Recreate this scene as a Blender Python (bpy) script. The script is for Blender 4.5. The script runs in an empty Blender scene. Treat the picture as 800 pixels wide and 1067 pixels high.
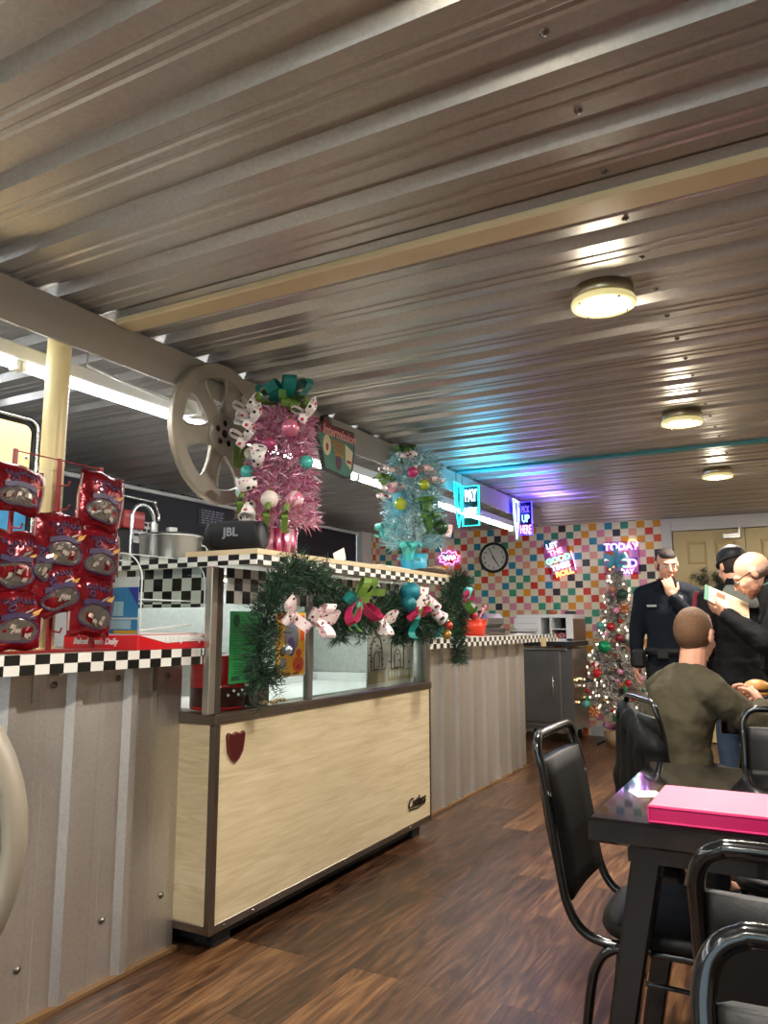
import bpy, math, random
from mathutils import Vector, Matrix, Euler, noise as mnoise
PI=math.pi; R=math.radians; V=Vector
sc=bpy.context.scene; COL=sc.collection

# ------------------------------------------------------------------ camera, world, exposure
cam=bpy.data.objects.new('camera',bpy.data.cameras.new('camera')); COL.objects.link(cam)
cam.location=(0,0,1.17); cam.rotation_euler=(R(98.4),0,R(28.4))
cam.data.sensor_fit='VERTICAL'; cam.data.sensor_height=36; cam.data.lens=36*795/1067
cam.data.clip_start=.05
sc.camera=cam
w=bpy.data.worlds.new('world'); sc.world=w; w.use_nodes=True
w.node_tree.nodes['Background'].inputs[0].default_value=(.75,.87,1,1)
w.node_tree.nodes['Background'].inputs[1].default_value=2.6
vs=sc.view_settings; vs.view_transform='Standard'; vs.look='None'; vs.gamma=1; vs.use_curve_mapping=False; vs.exposure=0.3
TUBE=30.0      # fluorescent tube emission
LAMP=30.0      # watts of each round ceiling light
CEIL=2.28

# ------------------------------------------------------------------ colour and materials
def lin(h):
    h=h.lstrip('#'); o=[]
    for i in (0,2,4):
        c=int(h[i:i+2],16)/255; o.append(c/12.92 if c<=.04045 else ((c+.055)/1.055)**2.4)
    return (*o,1)
MATS={}
def P(name,col,rough=.5,metal=0,emit=0,ecol=None,bump=0,bscale=40,var=0,vscale=6,coat=0,spec=.5):
    if name in MATS: return MATS[name]
    m=bpy.data.materials.new(name); m.use_nodes=True; nt=m.node_tree; b=nt.nodes['Principled BSDF']
    c=lin(col) if isinstance(col,str) else (*col,1)
    b.inputs['Base Color'].default_value=c; b.inputs['Roughness'].default_value=rough; b.inputs['Metallic'].default_value=metal
    b.inputs['Coat Weight'].default_value=coat; b.inputs['Specular IOR Level'].default_value=spec
    if emit:
        e=lin(ecol) if ecol else c
        b.inputs['Emission Color'].default_value=e; b.inputs['Emission Strength'].default_value=emit
    if bump or var:
        tc=nt.nodes.new('ShaderNodeTexCoord')
        n=nt.nodes.new('ShaderNodeTexNoise'); n.inputs['Scale'].default_value=bscale; n.inputs['Detail'].default_value=3
        nt.links.new(tc.outputs['Object'],n.inputs['Vector'])
        if bump:
            bp=nt.nodes.new('ShaderNodeBump'); bp.inputs['Strength'].default_value=bump; bp.inputs['Distance'].default_value=.01
            nt.links.new(n.outputs[0],bp.inputs['Height']); nt.links.new(bp.outputs[0],b.inputs['Normal'])
        if var:
            n2=nt.nodes.new('ShaderNodeTexNoise'); n2.inputs['Scale'].default_value=vscale; n2.inputs['Detail'].default_value=4
            nt.links.new(tc.outputs['Object'],n2.inputs['Vector'])
            mx=nt.nodes.new('ShaderNodeMix'); mx.data_type='RGBA'
            mx.inputs[6].default_value=tuple(x*(1-var) for x in c[:3])+(1,); mx.inputs[7].default_value=tuple(min(1,x*(1+var)) for x in c[:3])+(1,)
            nt.links.new(n2.outputs[0],mx.inputs[0]); nt.links.new(mx.outputs[2],b.inputs['Base Color'])
    MATS[name]=m; return m
class N:   # small node-graph helper
    def __init__(s,name):
        s.m=bpy.data.materials.new(name); s.m.use_nodes=True; s.t=s.m.node_tree; s.b=s.t.nodes['Principled BSDF']; MATS[name]=s.m
    def n(s,t,**k):
        x=s.t.nodes.new(t)
        for a,v in k.items(): setattr(x,a,v)
        return x
    def l(s,a,b): s.t.links.new(a,b)
    def math(s,op,a,b=None):
        x=s.n('ShaderNodeMath',operation=op)
        for i,v in enumerate((a,b)):
            if v is None: continue
            if isinstance(v,(int,float)): x.inputs[i].default_value=v
            else: s.l(v,x.inputs[i])
        return x.outputs[0]
    def pos(s): return s.n('ShaderNodeNewGeometry').outputs['Position']
    def xyz(s,v):
        x=s.n('ShaderNodeSeparateXYZ'); s.l(v,x.inputs[0]); return x.outputs
    def comb(s,x=0,y=0,z=0):
        c=s.n('ShaderNodeCombineXYZ')
        for i,v in enumerate((x,y,z)):
            if isinstance(v,(int,float)): c.inputs[i].default_value=v
            else: s.l(v,c.inputs[i])
        return c.outputs[0]
    def ramp(s,fac,stops,mode='LINEAR'):
        r=s.n('ShaderNodeValToRGB'); r.color_ramp.interpolation=mode; e=r.color_ramp.elements
        while len(e)<len(stops): e.new(.5)
        for q,(p,c) in zip(e,stops): q.position=p; q.color=lin(c) if isinstance(c,str) else c
        s.l(fac,r.inputs[0]); return r.outputs[0]
    def mix(s,f,a,b,blend='MIX'):
        x=s.n('ShaderNodeMix',data_type='RGBA',blend_type=blend)
        for i,v in ((0,f),(6,a),(7,b)):
            if isinstance(v,(int,float)): x.inputs[i].default_value=v
            elif isinstance(v,str): x.inputs[i].default_value=lin(v)
            elif isinstance(v,tuple): x.inputs[i].default_value=v
            else: s.l(v,x.inputs[i])
        return x.outputs[2]
    def noise(s,vec,scale,detail=3,dist=0):
        x=s.n('ShaderNodeTexNoise'); x.inputs['Scale'].default_value=scale; x.inputs['Detail'].default_value=detail; x.inputs['Distortion'].default_value=dist
        s.l(vec,x.inputs['Vector']); return x.outputs[0]
    def bump(s,h,st,d=.01):
        b=s.n('ShaderNodeBump'); b.inputs['Strength'].default_value=st; b.inputs['Distance'].default_value=d; s.l(h,b.inputs['Height']); s.l(b.outputs[0],s.b.inputs['Normal'])
    def base(s,c): s.l(c,s.b.inputs['Base Color'])
    def set(s,**k):
        for a,v in k.items(): s.b.inputs[a.replace('_',' ')].default_value=v

def mk_tiles():
    g=N('tile_wall'); x,y,z=g.xyz(g.pos())
    u=g.math('DIVIDE',g.math('ADD',g.math('ADD',x,y),-.42),.085); v=g.math('DIVIDE',g.math('ADD',z,.0),.0785)
    fu=g.math('FLOOR',u); fv=g.math('FLOOR',v)
    ck=g.math('MODULO',g.math('ADD',fu,fv),2)
    # colours walk along the diagonals so neighbours differ
    wn=g.n('ShaderNodeTexWhiteNoise'); wn.noise_dimensions='2D'; g.l(g.comb(fu,fv),wn.inputs['Vector'])
    s=g.math('FRACT',g.math('ADD',g.math('MULTIPLY',fu,.1875),g.math('ADD',g.math('MULTIPLY',fv,.3125),g.math('MULTIPLY',wn.outputs[0],.16))))
    cols=['#ee95ad','#e2402a','#efa21c','#3f9f78','#35373b','#2f93b0','#f2a083','#f0a41f','#ea97b4','#3fa083','#f3ab8e','#e5532f']
    col=g.ramp(s,[(i/len(cols),c) for i,c in enumerate(cols)],'CONSTANT')
    c=g.mix(ck,'#f8edcd',col)
    du=g.math('ABSOLUTE',g.math('SUBTRACT',g.math('FRACT',u),.5)); dv=g.math('ABSOLUTE',g.math('SUBTRACT',g.math('FRACT',v),.5))
    edge=g.math('GREATER_THAN',g.math('MAXIMUM',du,dv),.475)
    g.base(g.mix(edge,c,'#e4dac4')); g.set(Roughness=.35)
def mk_checker(name,plane,cell,off=(0,0),white='#f2efe6',black='#14140f',rough=.3):
    g=N(name); p=g.xyz(g.pos())
    a,b={'yz':(1,2),'xz':(0,2),'xy':(0,1)}[plane]
    u=g.math('FLOOR',g.math('DIVIDE',g.math('ADD',p[a],10+off[0]),cell)); v=g.math('FLOOR',g.math('DIVIDE',g.math('ADD',p[b],off[1]),cell))
    g.base(g.mix(g.math('MODULO',g.math('ADD',u,v),2),white,black)); g.set(Roughness=rough)
    return g.m
def mk_floor():
    g=N('plank_floor'); x,y,z=g.xyz(g.pos())
    vec=g.comb(y,x,0)
    b=g.n('ShaderNodeTexBrick'); g.l(vec,b.inputs['Vector']); b.offset=.37; b.offset_frequency=3
    b.inputs['Color1'].default_value=(0,0,0,1); b.inputs['Color2'].default_value=(1,1,1,1); b.inputs['Mortar'].default_value=(.0,.0,.0,1)
    b.inputs['Scale'].default_value=1; b.inputs['Brick Width'].default_value=1.22; b.inputs['Row Height'].default_value=.18
    b.inputs['Mortar Size'].default_value=.0012; b.inputs['Mortar Smooth'].default_value=.1; b.inputs['Bias'].default_value=0
    col=b.outputs['Color']; rnd=g.n('ShaderNodeSeparateColor'); g.l(col,rnd.inputs[0]); rn=rnd.outputs[0]
    gv=g.comb(g.math('ADD',g.math('MULTIPLY',y,1.6),g.math('MULTIPLY',rn,37)),g.math('MULTIPLY',x,13),g.math('MULTIPLY',rn,9))
    n1=g.noise(gv,1.3,7,2.2)
    gv2=g.comb(g.math('MULTIPLY',y,5),g.math('MULTIPLY',x,90),rn); n2=g.noise(gv2,1.5,4,.6)
    f=g.math('ADD',g.math('MULTIPLY',n1,.72),g.math('MULTIPLY',n2,.36))
    dark=g.ramp(f,[(.30,'#100906'),(.47,'#2b1a10'),(.60,'#4a2f1d'),(.76,'#6d4b31')])
    lite=g.ramp(f,[(.30,'#1d1009'),(.44,'#563620'),(.58,'#7f5837'),(.76,'#a98359')])
    c=g.mix(g.math('POWER',rn,2.0),dark,lite)
    g.base(g.mix(b.outputs['Fac'],c,'#1a0d07'))
    g.l(g.math('ADD',g.math('MULTIPLY',n2,.18),.27),g.b.inputs['Roughness'])
    g.bump(g.math('SUBTRACT',f,b.outputs['Fac']),.25,.004)
def mk_sheet(name,col,rough,scale=170):
    g=N(name); p=g.pos(); vo=g.n('ShaderNodeTexVoronoi'); vo.inputs['Scale'].default_value=scale; g.l(p,vo.inputs['Vector'])
    sp=g.n('ShaderNodeSeparateColor'); g.l(vo.outputs['Color'],sp.inputs[0])
    a=lin(col); g.base(g.mix(sp.outputs[0],tuple(v*.93 for v in a[:3])+(1,),tuple(min(1,v*1.05) for v in a[:3])+(1,)))
    nz=g.noise(p,3,3); g.l(g.math('ADD',g.math('MULTIPLY',nz,.14),rough-.07),g.b.inputs['Roughness']); g.set(Metallic=.88)
    g.bump(sp.outputs[1],.05,.002)
def mk_ashwood():
    g=N('pale_laminate'); x,y,z=g.xyz(g.pos())
    n=g.noise(g.comb(g.math('MULTIPLY',y,1.3),g.math('MULTIPLY',x,3),g.math('MULTIPLY',z,14)),2.2,6,1.0)
    n2=g.noise(g.comb(g.math('MULTIPLY',y,5),g.math('MULTIPLY',x,5),g.math('MULTIPLY',z,120)),1.5,3)
    g.base(g.ramp(g.math('ADD',g.math('MULTIPLY',n,.7),g.math('MULTIPLY',n2,.3)),[(.3,'#bba781'),(.5,'#cdbb96'),(.7,'#d9caa9')])); g.set(Roughness=.42)
def mk_pattern(name,bg,cols,scale,thr=.28):
    g=N(name); tc=g.n('ShaderNodeTexCoord'); vo=g.n('ShaderNodeTexVoronoi'); vo.inputs['Scale'].default_value=scale; g.l(tc.outputs['Object'],vo.inputs['Vector'])
    sp=g.n('ShaderNodeSeparateColor'); g.l(vo.outputs['Color'],sp.inputs[0])
    c=g.ramp(sp.outputs[0],[(i/len(cols),k) for i,k in enumerate(cols)],'CONSTANT')
    g.base(g.mix(g.math('LESS_THAN',vo.outputs['Distance'],thr),bg,c)); g.set(Roughness=.5); return g.m
def mk_glass(name,tint='#eef4f2',refl=.12,rough=.02):
    m=bpy.data.materials.new(name); m.use_nodes=True; t=m.node_tree; t.nodes.remove(t.nodes['Principled BSDF'])
    tr=t.nodes.new('ShaderNodeBsdfTransparent'); tr.inputs[0].default_value=lin(tint)
    gl=t.nodes.new('ShaderNodeBsdfGlossy'); gl.inputs['Roughness'].default_value=rough
    fr=t.nodes.new('ShaderNodeFresnel'); fr.inputs[0].default_value=1.45
    ad=t.nodes.new('ShaderNodeMath'); ad.operation='MULTIPLY'; ad.inputs[1].default_value=refl/.04*.35; t.links.new(fr.outputs[0],ad.inputs[0])
    ge=t.nodes.new('ShaderNodeNewGeometry'); iv=t.nodes.new('ShaderNodeMath'); iv.operation='SUBTRACT'; iv.inputs[0].default_value=1; t.links.new(ge.outputs['Backfacing'],iv.inputs[1])
    mu=t.nodes.new('ShaderNodeMath'); mu.operation='MULTIPLY'; t.links.new(ad.outputs[0],mu.inputs[0]); t.links.new(iv.outputs[0],mu.inputs[1]); ad=mu
    mx=t.nodes.new('ShaderNodeMixShader'); t.links.new(ad.outputs[0],mx.inputs[0]); t.links.new(tr.outputs[0],mx.inputs[1]); t.links.new(gl.outputs[0],mx.inputs[2])
    t.links.new(mx.outputs[0],t.nodes['Material Output'].inputs[0]); MATS[name]=m; return m
mk_tiles(); mk_floor(); mk_sheet('ceiling_sheet','#b9b6b2',.40,120); mk_sheet('counter_sheet','#cfcac4',.46,150); mk_sheet('galvanised','#cfd1cc',.55,60); mk_ashwood()
CK_YZ=mk_checker('checker_edge','yz',.05,(0,-.005)); CK_XZ=mk_checker('checker_end','xz',.05,(0,-.005))
CV_YZ=mk_checker('valance_front','yz',.05,(0,0)); CV_XZ=mk_checker('valance_side','xz',.05,(.02,0))
GLASS=mk_glass('clear_glass'); ACRYL=mk_glass('clear_acrylic','#f4f7f6',.10,.05)
def M(n): return MATS[n]
PAINT=P('beam_paint','#a19a8f',.4,.1,bump=.05,bscale=60); CREAM=P('cream_paint','#e3cf96',.35,var=.06); BATTEN=P('cream_batten','#dac79f',.45,var=.08,vscale=12)
TEAL=P('teal_batten','#2f7f86',.4); STEEL=P('brushed_steel','#b8b6b0',.28,1,bump=.03,bscale=200); DKSTEEL=P('dark_steel','#7d7872',.35,1); CHROME=P('chrome','#d8d8d6',.1,1)
BLACK=P('black_gloss','#0a0a0a',.12,coat=.5); BLKMETAL=P('black_enamel','#0b0b0b',.18,coat=.4); VINYL=P('black_vinyl','#100f0e',.5,bump=.08,bscale=260,spec=.25); BLKMAT=P('black_matte','#121214',.6)
WHITE=P('white_plastic','#eeeeea',.4); PAPER=P('white_paper','#f1efe9',.7); DOORP=P('door_paint','#d3bd86',.42); TRIMW=P('trim_white','#e2e0da',.5); PLASTER=P('plaster','#bdb3a4',.8); CHALK=P('chalkboard','#25242a',.55,var=.1)
RED=P('red_plastic','#cf1f24',.3); GREENP=P('green_paper','#0d7a37',.6); SKIN=P('skin','#d59a7c',.5,var=.06,vscale=30); SKIN2=P('skin_fair','#e0a487',.5,var=.06,vscale=30)
FLESHD=P('lips','#b06a5c',.5); EYEW=P('eye_white','#e6e2dc',.3); EYED=P('eye_dark','#1f1712',.2)
ALU=P('cast_aluminium','#a59e90',.5,.65,bump=.10,bscale=90,var=.10,vscale=14)

# ------------------------------------------------------------------ mesh builder
class MB:
    def __init__(s): s.v=[]; s.f=[]; s.mi=[]; s.sm=[]; s.mats=[]; s.cur=0; s.T=None
    def mat(s,m):
        if m not in s.mats: s.mats.append(m)
        s.cur=s.mats.index(m); return s
    def add(s,vs,fs,smooth=False):
        k=len(s.v)
        s.v+= [s.T@V(p) for p in vs] if s.T is not None else [V(p) for p in vs]
        for f in fs: s.f.append([i+k for i in f]); s.mi.append(s.cur); s.sm.append(smooth)
        return s
    def box(s,lo,hi,bev=0,rot=None,c=None):
        lo,hi=V(lo),V(hi)
        if bev<=0:
            vs=[(x,y,z) for x in (lo.x,hi.x) for y in (lo.y,hi.y) for z in (lo.z,hi.z)]
            fs=[(0,1,3,2),(4,6,7,5),(0,4,5,1),(2,3,7,6),(0,2,6,4),(1,5,7,3)]
        else:
            b=min(bev,*( (hi-lo)*.49 )); vs=[];idx={}
            for i,x in enumerate((lo.x,hi.x)):
                for j,y in enumerate((lo.y,hi.y)):
                    for k,z in enumerate((lo.z,hi.z)):
                        sx,sy,sz=(b if i==0 else -b),(b if j==0 else -b),(b if k==0 else -b)
                        for a,p in enumerate(((x,y+sy,z+sz),(x+sx,y,z+sz),(x+sx,y+sy,z))): idx[i,j,k,a]=len(vs); vs.append(p)
            g=lambda *t: idx[t]; fs=[]
            for i in (0,1): q=[g(i,0,0,0),g(i,1,0,0),g(i,1,1,0),g(i,0,1,0)]; fs.append(q if i else q[::-1])
            for j in (0,1): q=[g(0,j,0,1),g(1,j,0,1),g(1,j,1,1),g(0,j,1,1)]; fs.append(q[::-1] if j else q)
            for k in (0,1): q=[g(0,0,k,2),g(1,0,k,2),g(1,1,k,2),g(0,1,k,2)]; fs.append(q if k else q[::-1])
            for j in (0,1):
                for k in (0,1): q=[g(0,j,k,1),g(1,j,k,1),g(1,j,k,2),g(0,j,k,2)]; fs.append(q)
            for i in (0,1):
                for k in (0,1): fs.append([g(i,0,k,0),g(i,1,k,0),g(i,1,k,2),g(i,0,k,2)])
                for j in (0,1): fs.append([g(i,j,0,0),g(i,j,1,0),g(i,j,1,1),g(i,j,0,1)])
            for i in (0,1):
                for j in (0,1):
                    for k in (0,1): fs.append([g(i,j,k,0),g(i,j,k,1),g(i,j,k,2)])
        if rot is not None:
            cc=V(c) if c is not None else (lo+hi)/2; vs=[cc+rot@(V(p)-cc) for p in vs]
        return s.add(vs,fs)
    def tube(s,pts,r,seg=10,closed=False,cap=True):
        pts=[V(p) for p in pts]; n=len(pts); rs=r if isinstance(r,(list,tuple)) else [r]*n
        vs=[];prev=None
        for i,p in enumerate(pts):
            a=pts[(i-1)%n] if (closed or i>0) else p; b=pts[(i+1)%n] if (closed or i<n-1) else p
            t=(b-a).normalized() if (b-a).length>1e-9 else V((0,0,1))
            if prev is None: u=t.orthogonal().normalized()
            else: u=(prev-t*prev.dot(t)); u=u.normalized() if u.length>1e-6 else t.orthogonal().normalized()
            prev=u; q=t.cross(u)
            for k in range(seg): an=2*PI*k/seg; vs.append(p+(u*math.cos(an)+q*math.sin(an))*rs[i])
        fs=[]
        for i in range(n if closed else n-1):
            j=(i+1)%n
            for k in range(seg): l=(k+1)%seg; fs.append((i*seg+k,i*seg+l,j*seg+l,j*seg+k))
        s.add(vs,fs,True)
        if cap and not closed:
            s.add(vs[:seg],[tuple(range(seg))[::-1]]); s.add(vs[-seg:],[tuple(range(seg))])
        return s
    def cyl(s,p0,p1,r0,r1=None,seg=20): return s.tube([p0,p1],[r0,r0 if r1 is None else r1],seg)
    def lathe(s,prof,c=(0,0,0),seg=28,axis=None,smooth=True):
        c=V(c); Q=axis.to_track_quat('Z','Y').to_matrix() if axis is not None else Matrix.Identity(3)
        vs=[c+Q@V((r*math.cos(2*PI*k/seg),r*math.sin(2*PI*k/seg),z)) for r,z in prof for k in range(seg)]
        fs=[(i*seg+k,i*seg+(k+1)%seg,(i+1)*seg+(k+1)%seg,(i+1)*seg+k) for i in range(len(prof)-1) for k in range(seg)]
        s.add(vs,fs,smooth)
        return s
    def ell(s,c,r,rot=None,seg=16,rings=10):
        c=V(c); r=V((r,r,r)) if isinstance(r,(int,float)) else V(r); vs=[]
        for i in range(rings+1):
            th=PI*i/rings
            for k in range(seg):
                ph=2*PI*k/seg; p=V((r.x*math.sin(th)*math.cos(ph),r.y*math.sin(th)*math.sin(ph),-r.z*math.cos(th))); vs.append(c+(rot@p if rot is not None else p))
        fs=[(i*seg+k,i*seg+(k+1)%seg,(i+1)*seg+(k+1)%seg,(i+1)*seg+k) for i in range(rings) for k in range(seg)]
        return s.add(vs,fs,True)
    def cap(s,p0,p1,r0,r1=None,seg=12):     # tapered capsule
        p0,p1=V(p0),V(p1); r1=r0 if r1 is None else r1; t=(p1-p0).normalized(); pr=[];rr=[]
        for i in range(5): a=PI/2*i/4; pr.append(p0-t*r0*math.cos(a)); rr.append(max(r0*math.sin(a),1e-4))
        for i in range(5): a=PI/2*i/4; pr.append(p1+t*r1*math.sin(a)); rr.append(max(r1*math.cos(a),1e-4))
        return s.tube(pr,rr,seg)
    def loft(s,rings,seg=24):               # rings: (centre, rx, ry, tilt about x)
        vs=[]
        for c,rx,ry,t in rings:
            Q=Matrix.Rotation(t,3,'X')
            vs+=[V(c)+Q@V((rx*math.cos(2*PI*k/seg),ry*math.sin(2*PI*k/seg),0)) for k in range(seg)]
        n=len(rings); fs=[(i*seg+k,i*seg+(k+1)%seg,(i+1)*seg+(k+1)%seg,(i+1)*seg+k) for i in range(n-1) for k in range(seg)]
        fs+= [tuple(range(seg))[::-1],tuple(range((n-1)*seg,n*seg))]
        return s.add(vs,fs,True)
    def poly(s,pts,ext):                    # prism from a planar outline
        pts=[V(p) for p in pts]; e=V(ext); n=len(pts)
        return s.add(pts+[p+e for p in pts],[tuple(range(n))[::-1],tuple(range(n,2*n))]+[(i,(i+1)%n,(i+1)%n+n,i+n) for i in range(n)])
    def strip(s,pts,wv,th=.0012):           # ribbon of real thickness
        pts=[V(p) for p in pts]; n=len(pts); vs=[]
        for i,p in enumerate(pts):
            wd=V(wv[i] if isinstance(wv,list) else wv); t=(pts[min(i+1,n-1)]-pts[max(i-1,0)]); nn=t.cross(wd); nn=nn.normalized()*th/2 if nn.length>1e-9 else V((0,0,th/2))
            vs+=[p-wd/2-nn,p+wd/2-nn,p+wd/2+nn,p-wd/2+nn]
        fs=[(i*4+k,i*4+(k+1)%4,i*4+4+(k+1)%4,i*4+4+k) for i in range(n-1) for k in range(4)]+[(3,2,1,0),(n*4-4,n*4-3,n*4-2,n*4-1)]
        return s.add(vs,fs,False)
    def text(s,txt,o,right,up,size,depth=.002,align='CENTER',shear=0,sx=1,bold=0):
        cu=bpy.data.curves.new('t','FONT'); cu.body=txt; cu.size=size; cu.extrude=depth/2; cu.align_x=align; cu.align_y='CENTER'; cu.shear=shear; cu.offset=bold; cu.resolution_u=3
        ob=bpy.data.objects.new('t',cu); COL.objects.link(ob); dg=bpy.context.evaluated_depsgraph_get()
        me=bpy.data.meshes.new_from_object(ob.evaluated_get(dg)); r,u=V(right).normalized(),V(up).normalized(); n=r.cross(u)
        s.add([V(o)+r*v.co.x*sx+u*v.co.y+n*v.co.z for v in me.vertices],[tuple(p.vertices) for p in me.polygons])
        bpy.data.objects.remove(ob); bpy.data.curves.remove(cu); bpy.data.meshes.remove(me); return s
    def mesh(s,name,inv=None):
        me=bpy.data.meshes.new(name); vs=[inv@p for p in s.v] if inv is not None else s.v
        me.from_pydata([tuple(p) for p in vs],[],s.f)
        for m in s.mats: me.materials.append(m)
        me.polygons.foreach_set('material_index',s.mi); me.polygons.foreach_set('use_smooth',s.sm); me.update(); return me

def tag(o,label=None,cat=None,group=None,kind=None):
    for k,v in (('label',label),('category',cat),('group',group),('kind',kind)):
        if v: o[k]=v
    return o
def thing(name,label,cat,loc=(0,0,0),rz=0,group=None):
    o=bpy.data.objects.new(name,None); COL.objects.link(o); o.empty_display_size=.05
    o.matrix_world=Matrix.Translation(loc)@Matrix.Rotation(rz,4,'Z'); return tag(o,label,cat,group)
def put(name,mb,parent=None,local=False,label=None):      # a part (world coordinates unless local)
    M4=None
    if parent is not None and not local:
        mw=parent.matrix_basis; q=parent.parent
        while q is not None: mw=q.matrix_basis@mw; q=q.parent
        M4=mw.inverted()
    o=bpy.data.objects.new(name,mb.mesh(name,M4) if isinstance(mb,MB) else mb); COL.objects.link(o)
    if parent is not None: o.parent=parent
    if label: o['label']=label
    return o
def solo(name,mb,label,cat,loc,group=None,kind=None,rz=0):          # a thing of one mesh, world coordinates
    M4=Matrix.Translation(loc)@Matrix.Rotation(rz,4,'Z')
    o=bpy.data.objects.new(name,mb.mesh(name,M4.inverted())); COL.objects.link(o); o.matrix_world=M4; return tag(o,label,cat,group,kind)
def struct(name,mb): return tag(put(name,mb),kind='structure')
def dup(o,loc,rz=0,label=None,scale=None,children=True):
    c=o.copy(); COL.objects.link(c); c.location=loc; c.rotation_euler=(0,0,rz)
    if scale: c.scale=(scale,)*3
    if label: c['label']=label
    if children:
        for ch in list(o.children):
            d=ch.copy(); COL.objects.link(d); d.parent=c
            for g in list(ch.children): e=g.copy(); COL.objects.link(e); e.parent=d
    return c
def fuse(mb,voxel,smooth=4,disp=0,dscale=.08):            # union every piece of a builder into one continuous skin
    me=mb.mesh('f'); ob=bpy.data.objects.new('f',me); COL.objects.link(ob)
    m=ob.modifiers.new('r','REMESH'); m.mode='VOXEL'; m.voxel_size=voxel; m.use_smooth_shade=True
    if smooth: q=ob.modifiers.new('s','SMOOTH'); q.factor=.5; q.iterations=smooth
    if disp:
        t=bpy.data.textures.new('d','CLOUDS'); t.noise_scale=dscale; t.noise_depth=2
        q=ob.modifiers.new('d','DISPLACE'); q.texture=t; q.strength=disp; q.mid_level=.5
    dg=bpy.context.evaluated_depsgraph_get(); r=bpy.data.meshes.new_from_object(ob.evaluated_get(dg))
    bpy.data.objects.remove(ob); bpy.data.meshes.remove(me)
    r.materials.clear(); r.materials.append(mb.mats[0] if mb.mats else None)
    r.polygons.foreach_set('material_index',[0]*len(r.polygons)); r.polygons.foreach_set('use_smooth',[True]*len(r.polygons)); r.update(); return r
def arc(c,r,a0,a1,n,ux,uy): c,ux,uy=V(c),V(ux),V(uy); return [c+ux*r*math.cos(a0+(a1-a0)*i/n)+uy*r*math.sin(a0+(a1-a0)*i/n) for i in range(n+1)]
def lamp(name,kind,loc,power,color,parent,size=.1,sy=None,rot=None):
    d=bpy.data.lights.new(name,kind); d.energy=power; d.color=color
    if kind=='AREA':
        d.size=size
        if sy: d.shape='RECTANGLE'; d.size_y=sy
        else: d.shape='DISK'
    else: d.shadow_soft_size=size
    o=bpy.data.objects.new(name,d); COL.objects.link(o); o.location=loc
    if rot: o.rotation_euler=rot
    o.parent=parent; return o

# ------------------------------------------------------------------ the setting
BY=8.45; XL,XR,YR=-4.65,2.7,-2.6
b=MB().mat(M('plank_floor')); b.box((XL-.1,YR-.1,-.08),(XR+.1,BY+.1,0)); struct('floor',b)
b=MB().mat(M('ceiling_sheet'))
PITCH=.254; prof=[]
k=-12
def rib(y): return [(y-.042,0),(y-.022,.032),(y+.022,.032),(y+.042,0)]
yy=1.098+PITCH*-15
while yy<BY+.3:
    prof+=rib(yy)
    for q in (.105,.15): prof+=[(yy+q-.013,0),(yy+q-.006,.004),(yy+q+.006,.004),(yy+q+.013,0)]
    yy+=PITCH
prof=[p for p in prof if YR-.1<p[0]<BY+.1]
vs=[(x,y,CEIL+z) for x in (XL-.1,XR+.1) for y,z in prof]; n=len(prof)
b.add(vs,[(i,i+1,n+i+1,n+i) for i in range(n-1)])
vs=[(x,y,CEIL+z+.002) for x in (XL-.1,XR+.1) for y,z in prof]; b.add(vs,[(i+1,i,n+i,n+i+1) for i in range(n-1)])
ceil_o=struct('ceiling',b)
for i in range(-3,17):
    y=1.285+.254*i; b=MB().mat(DKSTEEL); b.lathe([(.001,-.006),(.006,-.006),(.0065,-.002),(.010,-.0015),(.010,0)],(-.35,y,CEIL),12); put('screw',b,ceil_o)
b=MB().mat(P('roof_deck','#3b3a39',.8)); b.box((XL-.1,YR-.1,CEIL+.06),(XR+.1,BY+.1,CEIL+.1)); struct('roof_deck',b)
b=MB().mat(PAINT); b.box((-2.150,YR,2.118),(-2.135,7.15,CEIL-.012),.003); b.box((-2.19,YR,CEIL-.02),(-2.15,7.15,CEIL-.012)); b.box((-2.17,7.144,2.118),(-2.15,7.15,CEIL-.02)); beam=struct('ceiling_beam',b)
b=MB().mat(BATTEN); b.box((-2.13,1.872,2.255),(XR,1.962,CEIL),.004); struct('ceiling_batten',b)
b=MB().mat(TEAL); b.box((-2.13,5.03,2.26),(XR,5.10,CEIL),.004); struct('ceiling_batten',b)
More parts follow.
